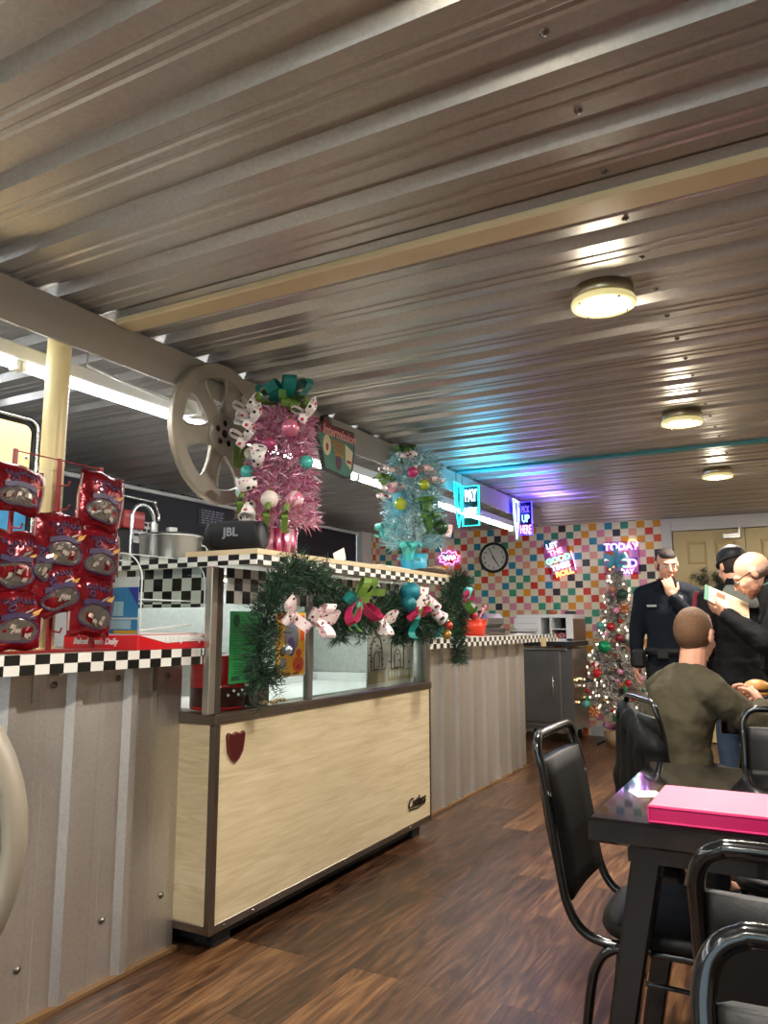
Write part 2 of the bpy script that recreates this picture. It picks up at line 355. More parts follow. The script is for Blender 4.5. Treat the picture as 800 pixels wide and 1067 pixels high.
# back wall with tile, white casing and cream double door
DX0,DX1,DX2,DH=-1.13,-.435,.26,2.14
b=MB().mat(M('tile_wall')); b.box((XL,BY,0),(-1.235,BY+.1,CEIL+.06)); struct('wall_back',b)
b=MB().mat(PLASTER); b.box((DX2+.1,BY,0),(XR,BY+.1,CEIL+.06)); b.box((-1.235,BY+.001,DH+.09),(DX2+.1,BY+.1,CEIL+.06)); struct('wall_back_right',b)
b=MB().mat(TRIMW); b.box((-1.235,BY-.02,0),(DX0,BY+.05,DH+.1),.004); b.box((DX0,BY-.02,DH),(DX2,BY+.05,DH+.1),.004); b.box((DX2,BY-.02,0),(DX2+.1,BY+.05,DH+.1),.004); b.box((-1.235,BY-.03,DH+.1),(DX2+.1,BY+.0,DH+.13)); struct('trim_1',b)
for i,(x0,x1) in enumerate(((DX0+.012,DX1-.003),(DX1+.003,DX2-.012))):
    b=MB().mat(DOORP); W=x1-x0; yf=BY-.005
    cols=[(x0+.13*W/.69,x0+.32*W/.69),(x0+.40*W/.69,x0+.60*W/.69)]; rows=[(1.78,2.02),(.98,1.68),(.2,.86)]
    b.box((x0,BY+.012,.012),(x1,BY+.05,DH-.008))
    xs=[x0,cols[0][0],cols[0][1],cols[1][0],cols[1][1],x1]
    for a,c in ((0,1),(2,3),(4,5)): b.box((xs[a],yf,.012),(xs[c],BY+.012,DH-.008))
    for c0,c1 in cols:
        zs=[.012,.2,.86,.98,1.68,1.78,2.02,DH-.008]
        for a in (0,2,4,6): b.box((c0,yf,zs[a]),(c1,BY+.012,zs[a+1]))
        for r0,r1 in rows:
            g=.03; o=[(c0,yf+.004,r0),(c1,yf+.004,r0),(c1,yf+.004,r1),(c0,yf+.004,r1)]
            b.add([(c0+.006,BY+.011,r0+.006),(c1-.006,BY+.011,r0+.006),(c1-.006,BY+.011,r1-.006),(c0+.006,BY+.011,r1-.006),(c0+g,yf+.003,r0+g),(c1-g,yf+.003,r0+g),(c1-g,yf+.003,r1-g),(c0+g,yf+.003,r1-g)],[(0,1,5,4),(1,2,6,5),(2,3,7,6),(3,0,4,7),(4,5,6,7)])
    d=struct('door_%d'%(i+1),b)
    hx=x1-.06 if i==0 else x0+.06
    h=MB().mat(STEEL); h.lathe([(.001,0),(.03,0),(.03,.008),(.012,.012),(.012,.04),(.027,.05),(.03,.065),(.02,.078),(.001,.08)],(hx,yf,1.0),18,V((0,-1,0))); put('door_handle',h,d)
    if i==0:
        h=MB().mat(STEEL); h.box((x1-.20,yf-.05,2.03),(x1-.03,yf,2.09),.008); h.box((x1-.05,yf-.055,2.06),(x1-.03,yf-.02,2.15),.003); h.box((x1-.06,yf-.06,2.085),(x1-.055+.02,yf-.035,2.10)); put('door_closer',h,d)
b=MB().mat(PLASTER); b.box((-1.3,BY+.101,0),(XR+.1,BY+.14,CEIL+.1)); struct('door_light_blocker',b)  # unseen backing panel added to stop sky light leaking around the doors
b=MB().mat(CHALK); b.box((XL-.1,YR,1.45),(XL,BY-.55,CEIL+.06)); struct('wall_left',b)
b=MB().mat(P('kitchen_white','#d9d6cf',.5)); b.box((XL-.1,YR,0),(XL,BY-.55,1.45)); struct('wall_left_lower',b)
b=MB().mat(TRIMW); b.box((XL,BY-.55,0),(XL+.09,BY-.33,CEIL),.004); struct('trim_2',b)
b=MB().mat(TRIMW); b.tube([(XL+.03,YR,2.255),(XL+.03,BY-.56,2.255)],.018,10); struct('trim_3',b)
b=MB().mat(M('tile_wall')); b.box((XL-.1,BY-.33,0),(XL,BY+.05,CEIL+.06)); struct('wall_left_end',b)
b=MB().mat(PLASTER); b.box((XR,YR,0),(XR+.1,BY,CEIL+.06)); struct('wall_right',b)
WX0,WX1,WZ0,WZ1=-2.0,2.2,.45,2.05
b=MB().mat(PLASTER); b.box((XL-.1,YR-.1,0),(WX0,YR,CEIL+.06)); b.box((WX1,YR-.1,0),(XR+.1,YR,CEIL+.06)); b.box((WX0,YR-.1,0),(WX1,YR,WZ0)); b.box((WX0,YR-.1,WZ1),(WX1,YR,CEIL+.06)); struct('wall_rear',b)
b=MB().mat(TRIMW)  # unseen window added behind the camera so sky light brightens the ceiling ribs
for k in range(5): xx=WX0+(WX1-WX0)*k/4; b.box((xx-.03,YR-.08,WZ0),(xx+.03,YR-.02,WZ1))
b.box((WX0,YR-.08,WZ0),(WX1,YR-.02,WZ0+.05)); b.box((WX0,YR-.08,WZ1-.05),(WX1,YR-.02,WZ1)); wnd=struct('added_window',b)
b=MB().mat(GLASS); b.box((WX0,YR-.053,WZ0+.05),(WX1,YR-.047,WZ1-.05)); put('added_window_pane',b,wnd)
b=MB().mat(P('pavement','#8d8b86',.9)); b.box((-6,YR-6,-.12),(6,YR-.1,-.06)); struct('pavement',b)
pl=bpy.data.lights.new('added_window_portal','AREA'); pl.shape='RECTANGLE'; pl.size=WX1-WX0; pl.size_y=WZ1-WZ0; pl.cycles.is_portal=True
po=bpy.data.objects.new('added_window_portal',pl); COL.objects.link(po); po.location=((WX0+WX1)/2,YR-.09,(WZ0+WZ1)/2); po.rotation_euler=(R(90),0,0)
b=MB().mat(TRIMW); b.box((-2.05,BY-.015,0),(-1.24,BY,.11),.003); struct('baseboard_back',b)

# ------------------------------------------------------------------ ceiling lights
LG=P('lamp_glow','#fff8ea',.5,emit=10,ecol='#fff7e6'); LRING=P('lamp_ring','#f0e4b4',.25,emit=.45,ecol='#f3e29a'); NICK=P('brushed_nickel','#b5aa90',.3,1)
def round_light(x,y,label):
    t=thing('ceiling_light',label,'light',(x,y,CEIL),0,'round ceiling lights')
    b=MB().mat(NICK); b.lathe([(.001,0),(.098,0),(.098,-.035),(.09,-.042),(.001,-.042)],(0,0,0),36); put('housing',b,t,True)
    b=MB().mat(LRING); b.lathe([(.074,-.043),(.103,-.043),(.106,-.052),(.103,-.062),(.074,-.060)],(0,0,0),36); put('glass_ring',b,t,True)
    b=MB().mat(LG); b.lathe([(.074,-.0425),(.074,-.058),(.05,-.066),(.001,-.069)],(0,0,0),30); put('diffuser',b,t,True)
    b=MB().mat(NICK)
    for k in range(4): a=PI/4+k*PI/2; b.lathe([(.001,-.068),(.005,-.067),(.006,-.063),(.006,-.06)],(.088*math.cos(a),.088*math.sin(a),0),8)
    put('ring_screws',b,t,True)
    lamp('glow','AREA',(0,0,-.074),LAMP,(1,.93,.84),t,.15)
    lamp('bulb','POINT',(0,0,-.12),LAMP*.12,(1,.88,.68),t,.05)
    return t
round_light(-.505,2.47,'round flush ceiling light nearest the viewer and largest of three in a row')
round_light(-.48,4.2,'round flush ceiling light, middle one of three glowing in a row')
round_light(-.455,5.9,'round flush ceiling light farthest away, above the bald man')
for x,y in ((-.5,.72),(-.5,-1.1),(1.2,6.0),(1.2,7.5)): round_light(x,y,'added round flush ceiling light out of view')  # extra lights added out of view to brighten the ceiling and back wall
TUBEM=P('tube_glow','#ffffff',.5,emit=TUBE,ecol='#f1f8ff')
def strip_light(x,y0,y1,label,drop=.05):
    t=thing('strip_light',label,'light',(x,y0,CEIL),0,'fluorescent strips'); Z=CEIL-drop
    b=MB().mat(WHITE); b.box((x-.035,y0,Z-.055),(x+.035,y1,Z),.006); put('channel',b,t)
    b=MB().mat(STEEL); k=y0+.3
    while k<y1: b.tube([(x,k,Z),(x,k,CEIL)],.003,5); k+=1.2
    put('hanger_wires',b,t)
    y=y0
    while y<y1-.1:
        e=min(y+1.2,y1); b=MB().mat(TUBEM); b.tube([(x,y+.02,Z-.072),(x,e-.02,Z-.072)],.015,12); put('tube',b,t)
        for q in (y+.004,e-.02): b=MB().mat(WHITE); b.box((x-.02,q,Z-.09),(x+.02,q+.016,Z-.05)); put('tube_socket',b,t)
        y+=1.2
    return t
strip_light(-2.42,-1.9,7.1,'long white fluorescent strip light behind the painted beam',.115)
strip_light(-3.7,-2.5,2.3,'added fluorescent strip light over the left of the kitchen, out of view'); strip_light(-1.2,-2.5,.1,'added unseen fluorescent strip light behind the viewer, left one')  # unseen strips added to brighten the kitchen ceiling and the ribs

# ------------------------------------------------------------------ counters
def ribbed(y0,y1,x,z0,z1,first,pitch,mat):   # vertical ribbed sheet facing +X
    b=MB().mat(mat); pr=[(y0,0)]; y=first
    while y<y1-.03:
        if y>y0+.03: pr+=[(y-.032,0),(y-.014,.024),(y+.014,.024),(y+.032,0)]
        for q in (pitch*.5,):
            if y+q+.02<y1 and y+q-.02>y0: pr+=[(y+q-.018,0),(y+q-.012,.0015),(y+q+.012,.0015),(y+q+.018,0)]
        y+=pitch
    pr=sorted(pr)+[(y1,0)]
    n=len(pr); vs=[(x+d,y,z) for z in (z0,z1) for y,d in pr]; b.add(vs,[(i,i+1,n+i+1,n+i) for i in range(n-1)])
    b.box((x-.04,y0,z0),(x-.001,y1,z1)); return b
TOPM=P('counter_top','#d8cdb8',.35)
def counter(label,y0,y1,first,pitch,top0,top1):
    t=thing('service_counter',label,'counter',(-2.35,(y0+y1)/2,0))
    put('ribbed_front',ribbed(y0,y1,-2.11,.0,1.025,first,pitch,M('counter_sheet')),t)
    b=MB().mat(PLASTER); b.box((-2.72,y0,0),(-2.151,y1,1.024)); put('carcass',b,t)
    b=MB().mat(TOPM); b.box((-2.76,top0,1.03),(-1.966,top1,1.083)); b.mat(CK_YZ).box((-1.966,top0,1.026),(-1.96,top1,1.084)); b.mat(CK_XZ).box((-2.76,top0-.004,1.026),(-1.96,top0,1.084)); b.box((-2.76,top1,1.026),(-1.96,top1+.004,1.084)); put('countertop',b,t)
    b=MB().mat(P('base_wood','#7a5a38',.6)); b.box((-2.11,y0,0),(-2.083,y1,.012)); put('base_strip',b,t)
    return t
c1=counter('grey ribbed metal counter with checkered edge under the hanging red bags',-.9,2.268,2.25-.24*12,.24,-.9,2.205)
for y,z in ((1.62,.16),(1.93,.2),(2.2,.2),(1.69,1.0-.02),(1.95,.985),(2.19,.98)):
    b=MB().mat(DKSTEEL); b.lathe([(.011,0),(.011,.002),(.007,.003),(.006,.008),(.001,.008)],(-2.108,y,z),10,V((1,0,0))); put('screw',b,c1)
for y in (1.62,2.12):
    b=MB().mat(STEEL); b.box((-2.11,y-.011,.93),(-2.104,y+.011,1.022)); b.box((-2.11,y-.011,1.016),(-1.99,y+.011,1.022)); put('bracket',b,c1)
c2=counter('grey ribbed metal counter with small checkered edge right of the wood cabinet',4.16,6.42,4.18,.2575,4.16,6.95)
for y in (4.45,5.1): b=MB().mat(DKSTEEL); b.lathe([(.011,0),(.011,.002),(.006,.008),(.001,.008)],(-2.108,y,.93),10,V((1,0,0))); put('screw',b,c2)

# ------------------------------------------------------------------ wood-fronted display cabinet
CX=-1.93; CY0,CY1=2.262,4.14; BTOP=.80; RT=.842
t=cab=thing('display_cabinet','pale wood fronted refrigerated display cabinet with glass top and checkered valance','cabinet',(-2.3,3.2,0))
b=MB().mat(M('pale_laminate')); b.box((CX-.02,CY0+.03,.10),(CX-.004,CY1-.012,BTOP)); put('front_panel',b,t)
b=MB().mat(M('pale_laminate')); b.box((-2.75,CY0+.004,.10),(CX-.03,CY0+.02,BTOP)); put('side_panel',b,t)
b=MB().mat(P('cabinet_core','#6b6660',.6)); b.box((-2.75,CY0+.021,.1),(CX-.021,CY1-.03,RT-.05)); put('carcass',b,t)
TRIMST=P('cabinet_trim','#8b8074',.3,1,bump=.02,bscale=150)
b=MB().mat(TRIMST); b.box((CX-.03,CY0-.002,.068),(CX+.0,CY0+.03,BTOP),.004); put('corner_trim',b,t)
b=MB().mat(TRIMST); b.box((CX-.02,CY1-.012,.068),(CX,CY1+.004,BTOP),.003); put('corner_trim',b,t)
b=MB().mat(TRIMST); b.box((CX-.025,CY0+.03,.068),(CX-.002,CY1-.012,.10),.003)
b.box((-2.75,CY0,.068),(CX-.03,CY0+.02,.10),.003)
for k in range(11): b.lathe([(.006,0),(.005,.003),(.001,.004)],(CX-.002,CY0+.08+k*.17,.084),8,V((1,0,0)))
put('base_trim',b,t)
b=MB().mat(TRIMST); b.box((CX-.06,CY0-.006,BTOP),(CX+.006,CY1+.006,RT),.006); b.box((-2.75,CY0-.006,BTOP),(CX-.06,CY0+.04,RT),.004)
b.box((CX+.0055,CY0-.004,BTOP+.012),(CX+.0085,CY1+.004,BTOP+.016)); b.box((CX+.0055,CY0-.004,BTOP+.026),(CX+.0085,CY1+.004,BTOP+.030)); put('top_rail',b,t)
for x in (CX-.09,-2.65):
    for y in (CY0+.12,CY1-.12): b=MB().mat(BLKMAT); b.box((x-.05,y-.05,0),(x+.05,y+.05,.07),.006); put('foot',b,t)
b=MB().mat(BLKMAT); b.box((-2.7,CY0+.06,.02),(CX-.06,CY1-.06,.099)); put('plinth',b,t)
# shield badge and script emblem
pts=[(-.5,.42),(-.42,.5),(-.2,.42),(0,.5),(.2,.42),(.42,.5),(.5,.42),(.46,.1),(.4,-.15),(.2,-.38),(0,-.5),(-.2,-.38),(-.4,-.15),(-.46,.1)]
b=MB().mat(P('maroon_enamel','#4a1210',.3)); b.poly([(CX-.004,2.378+p*.105,.708+q*.115) for p,q in pts],(.008,0,0))
b.mat(P('maroon_edge','#6d2420',.35)); b.tube([(CX+.004,2.378+p*.1,.708+q*.11) for p,q in pts],.003,6,True); put('shield_badge',b,t)
b=MB().mat(BLACK); b.text('Cutlass',(CX+.001,3.945,.207),(0,1,.0),(0,0,1),.075,.006,shear=.45,bold=.0005); b.tube([(CX+.001,3.86,.178),(CX+.001,3.95,.172),(CX+.001,4.05,.18)],.003,6); put('script_emblem',b,t)
# frame posts, glass
POSTM=P('post_alu','#c9c3b5',.32,.85)
b=MB().mat(POSTM); b.box((CX-.03,CY0-.048,RT),(CX+.002,CY0-.012,1.386),.003); put('corner_post',b,t)
b=MB().mat(DKSTEEL); b.box((CX-.03,CY0-.012,RT),(CX-.006,CY0+.03,1.386),.002); put('inner_post',b,t)
for y0,y1,m in ((2.868,2.905,STEEL),(4.09,4.138,STEEL)): b=MB().mat(m); b.box((CX-.03,y0,RT),(CX,y1,1.386),.003); put('window_post',b,t)
for y0,y1 in ((CY0+.03,2.868),(2.905,4.09)): b=MB().mat(GLASS); b.box((CX-.016,y0,RT),(CX-.01,y1,1.25)); put('glass_pane',b,t)
b=MB().mat(CV_YZ); b.box((CX-.012,CY0+.05,1.25),(CX-.004,4.1,1.388)); put('front_valance',b,t)
b=MB().mat(CV_XZ); b.box((-2.75,CY0-.005,1.236),(CX-.03,CY0+.003,1.388)); put('side_valance',b,t)
b=MB().mat(TOPM); b.box((-2.06,2.215,1.40),(-1.726,4.145,1.444)); b.mat(CK_YZ).box((-1.726,2.215,1.388),(-1.72,4.145,1.426)); b.mat(P('bar_lip','#d9c49b',.45)); b.box((-2.06,2.208,1.426),(-1.716,4.15,1.445))
b.mat(CK_XZ).box((-2.75,2.209,1.388),(-1.72,2.215,1.426)); b.mat(TOPM); b.box((-2.75,2.215,1.40),(-2.06,4.145,1.426)); put('bar_top',b,t)
b=MB().mat(M('galvanised')); b.box((-2.74,CY0+.02,RT),(-2.72,CY1-.01,1.39)); b.box((-2.72,4.1,RT),(CX-.04,4.12,1.39)); b.box((-2.73,CY0+.02,.80),(CX-.06,CY1-.02,.815)); put('inner_lining',b,t)
b=MB().mat(WHITE); b.box((-2.7,2.45,.816),(CX-.08,4.09,.83),.003); b.box((-2.7,2.45,.83),(-2.67,4.09,.88)); b.box((CX-.12,2.45,.83),(CX-.085,4.09,.845)); b.box((-2.7,4.06,.83),(CX-.085,4.09,.88)); put('white_tray',b,t)
tl=thing('under_bar_light','slim white light under the bar top inside the glass cabinet','light',(-2.35,3.2,1.395))
b=MB().mat(WHITE); b.box((-2.4,2.7,1.38),(-2.34,3.9,1.399),.003); put('housing',b,tl)
b=MB().mat(P('cab_glow','#ffffff',.5,emit=26,ecol='#f4faff')); b.box((-2.395,2.72,1.374),(-2.345,3.88,1.38)); put('diffuser',b,tl)
# items on and behind the glass
b=MB().mat(GREENP); b.box((CX-.009,2.335,.945),(CX-.0075,2.525,1.222)); b.mat(P('dark_ink','#0a3d1d',.7))
b.ell((CX-.007,2.375,1.185),(.0012,.02,.026))
rng=random.Random(4)
for k in range(22):
    z=1.165-k*.0098; y0=2.36 if k%7 else 2.40; y1=2.50-rng.random()*.05; b.box((CX-.0076,y0,z),(CX-.0068,y1,z+.003))
b.box((CX-.0076,2.35,.955),(CX-.0068,2.40,.972)); solo('notice_sheet',b,'green paper notice taped inside the left end of the cabinet glass','notice',(CX-.008,2.42,.945))
b=MB().mat(P('poster_yellow','#efb420',.5)); b.box((CX-.009,2.63,.95),(CX-.0075,2.85,1.222)); e=CX-.0065
b.mat(P('poster_border','#f3e3c2',.5)); b.box((e-.001,2.63,.95),(e,2.85,.957)); b.box((e-.001,2.843,.95),(e,2.85,1.222))
b.mat(P('poster_orange','#d9541c',.5)); b.ell((e,2.797,1.00),(.0012,.042,.034)); b.ell((e,2.80,1.05),(.0012,.022,.018)); b.box((e-.001,2.81,1.10),(e,2.842,1.21))
b.mat(P('poster_red','#b52a1d',.5)); b.box((e-.001,2.64,1.19),(e,2.75,1.215)); b.ell((e+.0005,2.797,.99),(.0012,.018,.012))
b.mat(P('poster_grey','#8a8796',.5)); b.ell((e,2.745,1.12),(.0012,.055,.07)); b.box((e-.001,2.665,.985),(e,2.705,1.03))
b.mat(P('poster_purple','#5d4f86',.5)); b.ell((e+.0005,2.74,1.08),(.0012,.03,.045))
b.mat(P('poster_brown','#6b3d12',.5)); b.ell((e,2.68,1.055),(.0012,.02,.02)); b.box((e-.001,2.69,.958),(e,2.74,.966)); b.box((e-.001,2.76,.958),(e,2.80,.966)); solo('poster',b,'yellow and orange pumpkin poster inside the cabinet glass behind the garland','poster',(CX-.008,2.74,.95))
b=MB().mat(P('bag_print','#e6d9d2',.35,var=.1,vscale=30)); e=CX-.03
b.box((e-.05,3.53,.845),(e-.048,4.08,1.24)); b.mat(P('print_brown','#7e5a4c',.5))
for cy,wd in ((3.63,.06),(3.87,.075)):
    b.tube([(e-.047,cy-wd,.93)]+[(e-.047,cy+wd*math.cos(a),1.03+wd*1.3*math.sin(a)) for a in [PI-PI*i/10 for i in range(11)]]+[(e-.047,cy+wd,.93)],.004,6,True)
    b.tube([(e-.047,cy-wd*.5,.935)]+[(e-.047,cy+wd*.5*math.cos(a),.99+wd*.6*math.sin(a)) for a in [PI-PI*i/8 for i in range(9)]]+[(e-.047,cy+wd*.5,.935)],.003,6,True)
    for k in range(9): b.ell((e-.047,cy-wd*1.2+rng.random()*wd*2.4,1.12+rng.random()*.1),(.001,.011,.011),seg=8,rings=5)
    b.ell((e-.047,cy,1.13),(.001,.018,.02)); b.ell((e-.047,cy,1.16),(.001,.012,.014))
for k in range(34): b.ell((e-.047,3.545+.52*rng.random(),.93+.28*rng.random()),(.001,.014,.005),seg=8,rings=4)
b.mat(P('print_cream','#cdb489',.5)); b.box((e-.048,3.545,.86),(e-.0465,3.72,.925)); b.box((e-.048,3.76,.865),(e-.0465,4.06,.925)); b.mat(PAPER)
for k in range(8): b.ell((e-.046,3.78+k*.035,.90),(.001,.012,.018),seg=8,rings=5)
b.mat(WHITE); b.box((e-.052,3.522,.845),(e-.046,3.53,1.24)); solo('gingerbread_banner',b,'pale banner printed with gingerbread house doors inside the right cabinet glass','banner',(e-.05,3.8,.845))
b=MB().mat(P('red_tin','#b81c1f',.25)); b.lathe([(.001,0),(.105,0),(.108,.006),(.108,.2),(.1,.208),(.001,.208)],(-2.06,2.42,.843),28); b.mat(P('choc_band','#3a100c',.3)); b.lathe([(.109,.012),(.109,.085)],(-2.06,2.42,.843),28); b.mat(PAPER)
for k in range(5): b.ell((-2.06+.1095*math.cos(-.5+k*.22),2.42+.1095*math.sin(-.5+k*.22),.9+(k%2)*.015),(.004,.008,.006),seg=8,rings=5)
b.box((-1.951,2.45,.93),(-1.949,2.475,.99)); solo('round_tin',b,'red and dark brown round tin behind the glass below green notice','tin',(-2.06,2.42,.843))
b=MB().mat(P('kraft','#4b3d31',.7)); b.box((-2.15,2.545,.843),(-1.97,2.64,.99),.004); solo('dark_box',b,'dark brown box inside the cabinet between the red tin and the window','box',(-2.06,2.6,.843))
b=MB().mat(P('walnut','#b08a55',.7))
for k in range(14): b.ell((-1.965+rng.random()*.02,2.56+k*.012,.85+rng.random()*.008),(.008,.009,.007),seg=8,rings=5)
solo('nut_pile',b,'small tan crumbs along the cabinet rail under the left pane','crumbs',(-1.955,2.63,.843),kind='stuff')
b=MB().mat(M('galvanised')); b.box((-2.68,2.85,.832),(-2.58,3.5,1.02),.004); solo('grey_bin',b,'grey galvanised bin inside the cabinet behind the mid window post','bin',(-2.63,3.1,.832))

# ------------------------------------------------------------------ red bags on a wire rack
RACKX=-2.15
rk=thing('bag_rack','red metal rack with three uprights standing on the checkered counter holding red bags','rack',(RACKX,1.7,1.08))
RDM=P('red_metal','#8f1820',.35)
b=MB().mat(RDM); b.box((RACKX-.04,1.48,1.084),(RACKX+.1,1.89,1.09),.003); put('base',b,rk)
for i,y in enumerate((1.524,1.69,1.862)):
    b=MB().mat(RDM); b.box((RACKX-.006,y-.007,1.088),(RACKX+.006,y+.007,1.722),.002)
    for k in range(7): b.tube([(RACKX+.004,y,1.15+k*.08),(RACKX+.05,y,1.145+k*.08),(RACKX+.058,y,1.16+k*.08)],.003,6)
    put('upright',b,rk)
b=MB().mat(RDM); b.tube([(RACKX,1.52,1.716),(RACKX,1.866,1.716)],.0025,6); put('top_wire',b,rk)
g=N('red_foil'); tc=g.n('ShaderNodeTexCoord'); nz=g.noise(tc.outputs['Object'],14,3,.6); g.base(g.ramp(nz,[(.3,'#4f0a11'),(.6,'#841420')])); g.set(Roughness=.18,Metallic=.35); g.bump(nz,.35,.02)
SILV=P('foil_edge','#d9cfd0',.15,.9); BLUEINK=P('bag_ink','#3a2b4e',.4); BAGWIN=P('bag_window','#5f5750',.12,.2,bump=.6,bscale=60); WRAP=P('candy_white','#b8a89a',.15,.3); BAGGOLD=P('bag_gold','#c08b2c',.4)
def bag(y0,z1,y1,z0,seed,label,roll=0):
    rg=random.Random(seed); W=(y1-y0)*1.0; H=z1-z0; cy=(y0+y1)/2; cz=(z0+z1)/2
    t=thing('snack_bag',label,'bag',(RACKX+.055,cy,z0),0,'red snack bags on the rack')
    nx,nz_=14,18; b=MB().mat(M('red_foil')); front=[];back=[]
    ph=rg.random()*9
    def pt(i,j,sd):
        u=i/nx*2-1; v=j/nz_*2-1
        puff=(max(0,1-abs(u)**2.6)*max(0,1-abs(v)**3.2))**.55
        d=.032*puff*sd+.006*mnoise.noise(V((u*2.2+ph,v*2.4,sd)))*(.4+puff)
        yy=u*W/2*(1-.10*puff**.5*.5-.06*(1-v)*0)*(1-.07*math.cos(v*PI)*-.5); zz=v*H/2+.004*math.sin(u*5+ph)
        y2=yy*math.cos(roll)-zz*math.sin(roll); z2=yy*math.sin(roll)+zz*math.cos(roll)
        return (RACKX+.055+d,cy+y2,cz+z2)
    for sd in (1,-1):
        vs=[pt(i,j,sd) for j in range(nz_+1) for i in range(nx+1)]; k=nx+1
        fs=[(j*k+i,j*k+i+1,(j+1)*k+i+1,(j+1)*k+i) for j in range(nz_) for i in range(nx)]
        if sd<0: fs=[f[::-1] for f in fs]
        b.add(vs,fs,True)
    put('pouch',b,t)
    def on(u,v,o=.002):       # point of the front skin
        p=pt((u+1)*nx/2,(v+1)*nz_/2,1); return V((p[0]+o,p[1],p[2]))
    b=MB().mat(BAGWIN); c=on(0,-.38,.003); vs=[c]; m=22
    for q in range(m): a=2*PI*q/m; vs.append(on(.72*math.cos(a),-.36+.36*math.sin(a),.002))
    b.add(vs,[(0,1+q,1+(q+1)%m) for q in range(m)],True); put('window',b,t)
    b=MB().mat(BLUEINK); b.tube([on(.76*math.cos(a),-.36+.40*math.sin(a),.002) for a in [2*PI*q/24 for q in range(24)]],.0025,6,True)
    b.strip([on(u,.06+.05*(1-u*u),.004) for u in (-.6,-.3,0,.3,.6)],(0,0,.016),.002)
    b.tube([on(-.62+.16*q/3+.07*math.cos(q*2.1),.58+.10*math.sin(q*2.1)+.03*math.sin(q*.7),.002) for q in range(24)],.003,6)
    b.tube([on(-.25+.13*math.cos(a),.33+.1*math.sin(a),.002) for a in [2*PI*r_/12 for r_ in range(12)]],.0035,6,True); put('print',b,t)
    b=MB().mat(BAGGOLD); b.strip([on(.52,.12,.003),on(.6,.22,.003),on(.7,.3,.003)],(0,.03,.01),.002); b.mat(SILV); b.strip([on(.28,.2,.003),on(.4,.32,.003)],(0,.028,.01),.002); put('corner_print',b,t)
    for q in range(5):
        b=MB().mat(WRAP); u,v=rg.uniform(-.5,.3),rg.uniform(-.55,-.22); k_=rg.uniform(-.10,.10); b.strip([on(u,v,.004),on(u+.07,v+k_*.5,.008),on(u+.16,v+k_,.004)],(0,.003+.006*rg.random(),.012),.002); put('sweet',b,t)
    for u in (-.985,.985): b=MB().mat(SILV); b.strip([on(u,v,.001) for v in (-.8,-.4,0,.4,.8)],(0,.006,0),.002); put('foil_edge',b,t)
def bg(y0,z1,y1,z0,*r): q=.969; m=.008; bag(y0*q-m,1.17+(z1-1.17)*q+m*.6,y1*q+m,1.17+(z0-1.17)*q-m*.6 if z0>1.1 else z0,*r)
for a in ((1.448,1.668,1.630,1.525,1,'red snack bag at the top left of the rack under the black framed sign',-.08),
          (1.785,1.70,1.965,1.505,2,'red snack bag at the top right of the rack beside the cream pole',-.10),
          (1.622,1.535,1.81,1.345,3,'red snack bag hanging in front of the cream pole, upper middle of rack',.03),
          (1.785,1.50,1.96,1.325,4,'red snack bag second from top on the right upright of the rack',-.03),
          (1.452,1.46,1.63,1.265,5,'red snack bag second from top on the left upright at the photo edge',-.04),
          (1.615,1.365,1.80,1.205,6,'red snack bag tilted crookedly at the lower middle of the rack',.22),
          (1.775,1.335,1.945,1.135,7,'red snack bag lowest on the right, just above the red case base',-.04),
          (1.47,1.278,1.655,1.092,8,'red snack bag lowest on the left, touching the checkered counter edge',.05),
          (1.60,1.44,1.68,1.30,9,'dark red bag partly hidden between the middle and left columns of bags',.05)): bg(*a)

# cream pole, framed sign, stuff behind the left counter
b=MB().mat(CREAM); b.cyl((-2.26,1.745,1.084),(-2.26,1.745,2.277),.041,seg=28); b.lathe([(.041,0),(.06,0),(.06,.008),(.041,.012)],(-2.26,1.745,1.084),28); solo('support_pole',b,'round cream support pole rising from the counter to the beam','pole',(-2.26,1.745,1.084))
t=thing('menu_lightbox','glowing cream menu panel in a rounded black frame cut by the left photo edge','sign',(-2.6,1.55,1.42))
cnr=[(1.50,1.35),(1.885,1.35)]
def rr(y0,y1,z0,z1,r,n=6):
    o=[]
    for cy,cz,a in ((y1-r,z1-r,0),(y0+r,z1-r,PI/2),(y0+r,z0+r,PI),(y1-r,z0+r,1.5*PI)): o+=[(cy+r*math.cos(a+PI/2*i/n),cz+r*math.sin(a+PI/2*i/n)) for i in range(n+1)]
    return o
b=MB().mat(BLKMETAL); b.poly([(-2.62,y,z) for y,z in rr(1.20,1.90,1.40,1.95,.04)],(.06,0,0)); put('housing',b,t)
b=MB().mat(P('lit_cream','#e9c98b',.4,emit=.55,ecol='#f2cf92',var=.1,vscale=9)); b.poly([(-2.56,y,z) for y,z in rr(1.225,1.872,1.66,1.925,.03)],(.004,0,0)); put('lit_panel',b,t)
b=MB().mat(P('lit_blue','#2d7ea8',.4,emit=.25)); b.box((-2.56,1.225,1.43),(-2.556,1.872,1.60)); b.mat(P('lit_orange','#c8642a',.4,emit=.25)); b.box((-2.56,1.225,1.60),(-2.556,1.75,1.655)); put('picture_panel',b,t)
b=MB().mat(CHROME); b.tube([(-2.555,y,z) for y,z in rr(1.20,1.90,1.40,1.95,.04)],.006,8,True); put('chrome_edge',b,t)
b=MB().mat(CHROME)
for y,z in ((1.855,1.80),(1.855,1.50)): b.ell((-2.553,y,z),(.004,.008,.008))
put('screw',b,t)
b=MB().mat(BLKMETAL); b.box((-2.61,1.5,1.084),(-2.57,1.56,1.40)); b.box((-2.66,1.44,1.084),(-2.52,1.62,1.092)); put('stand',b,t)
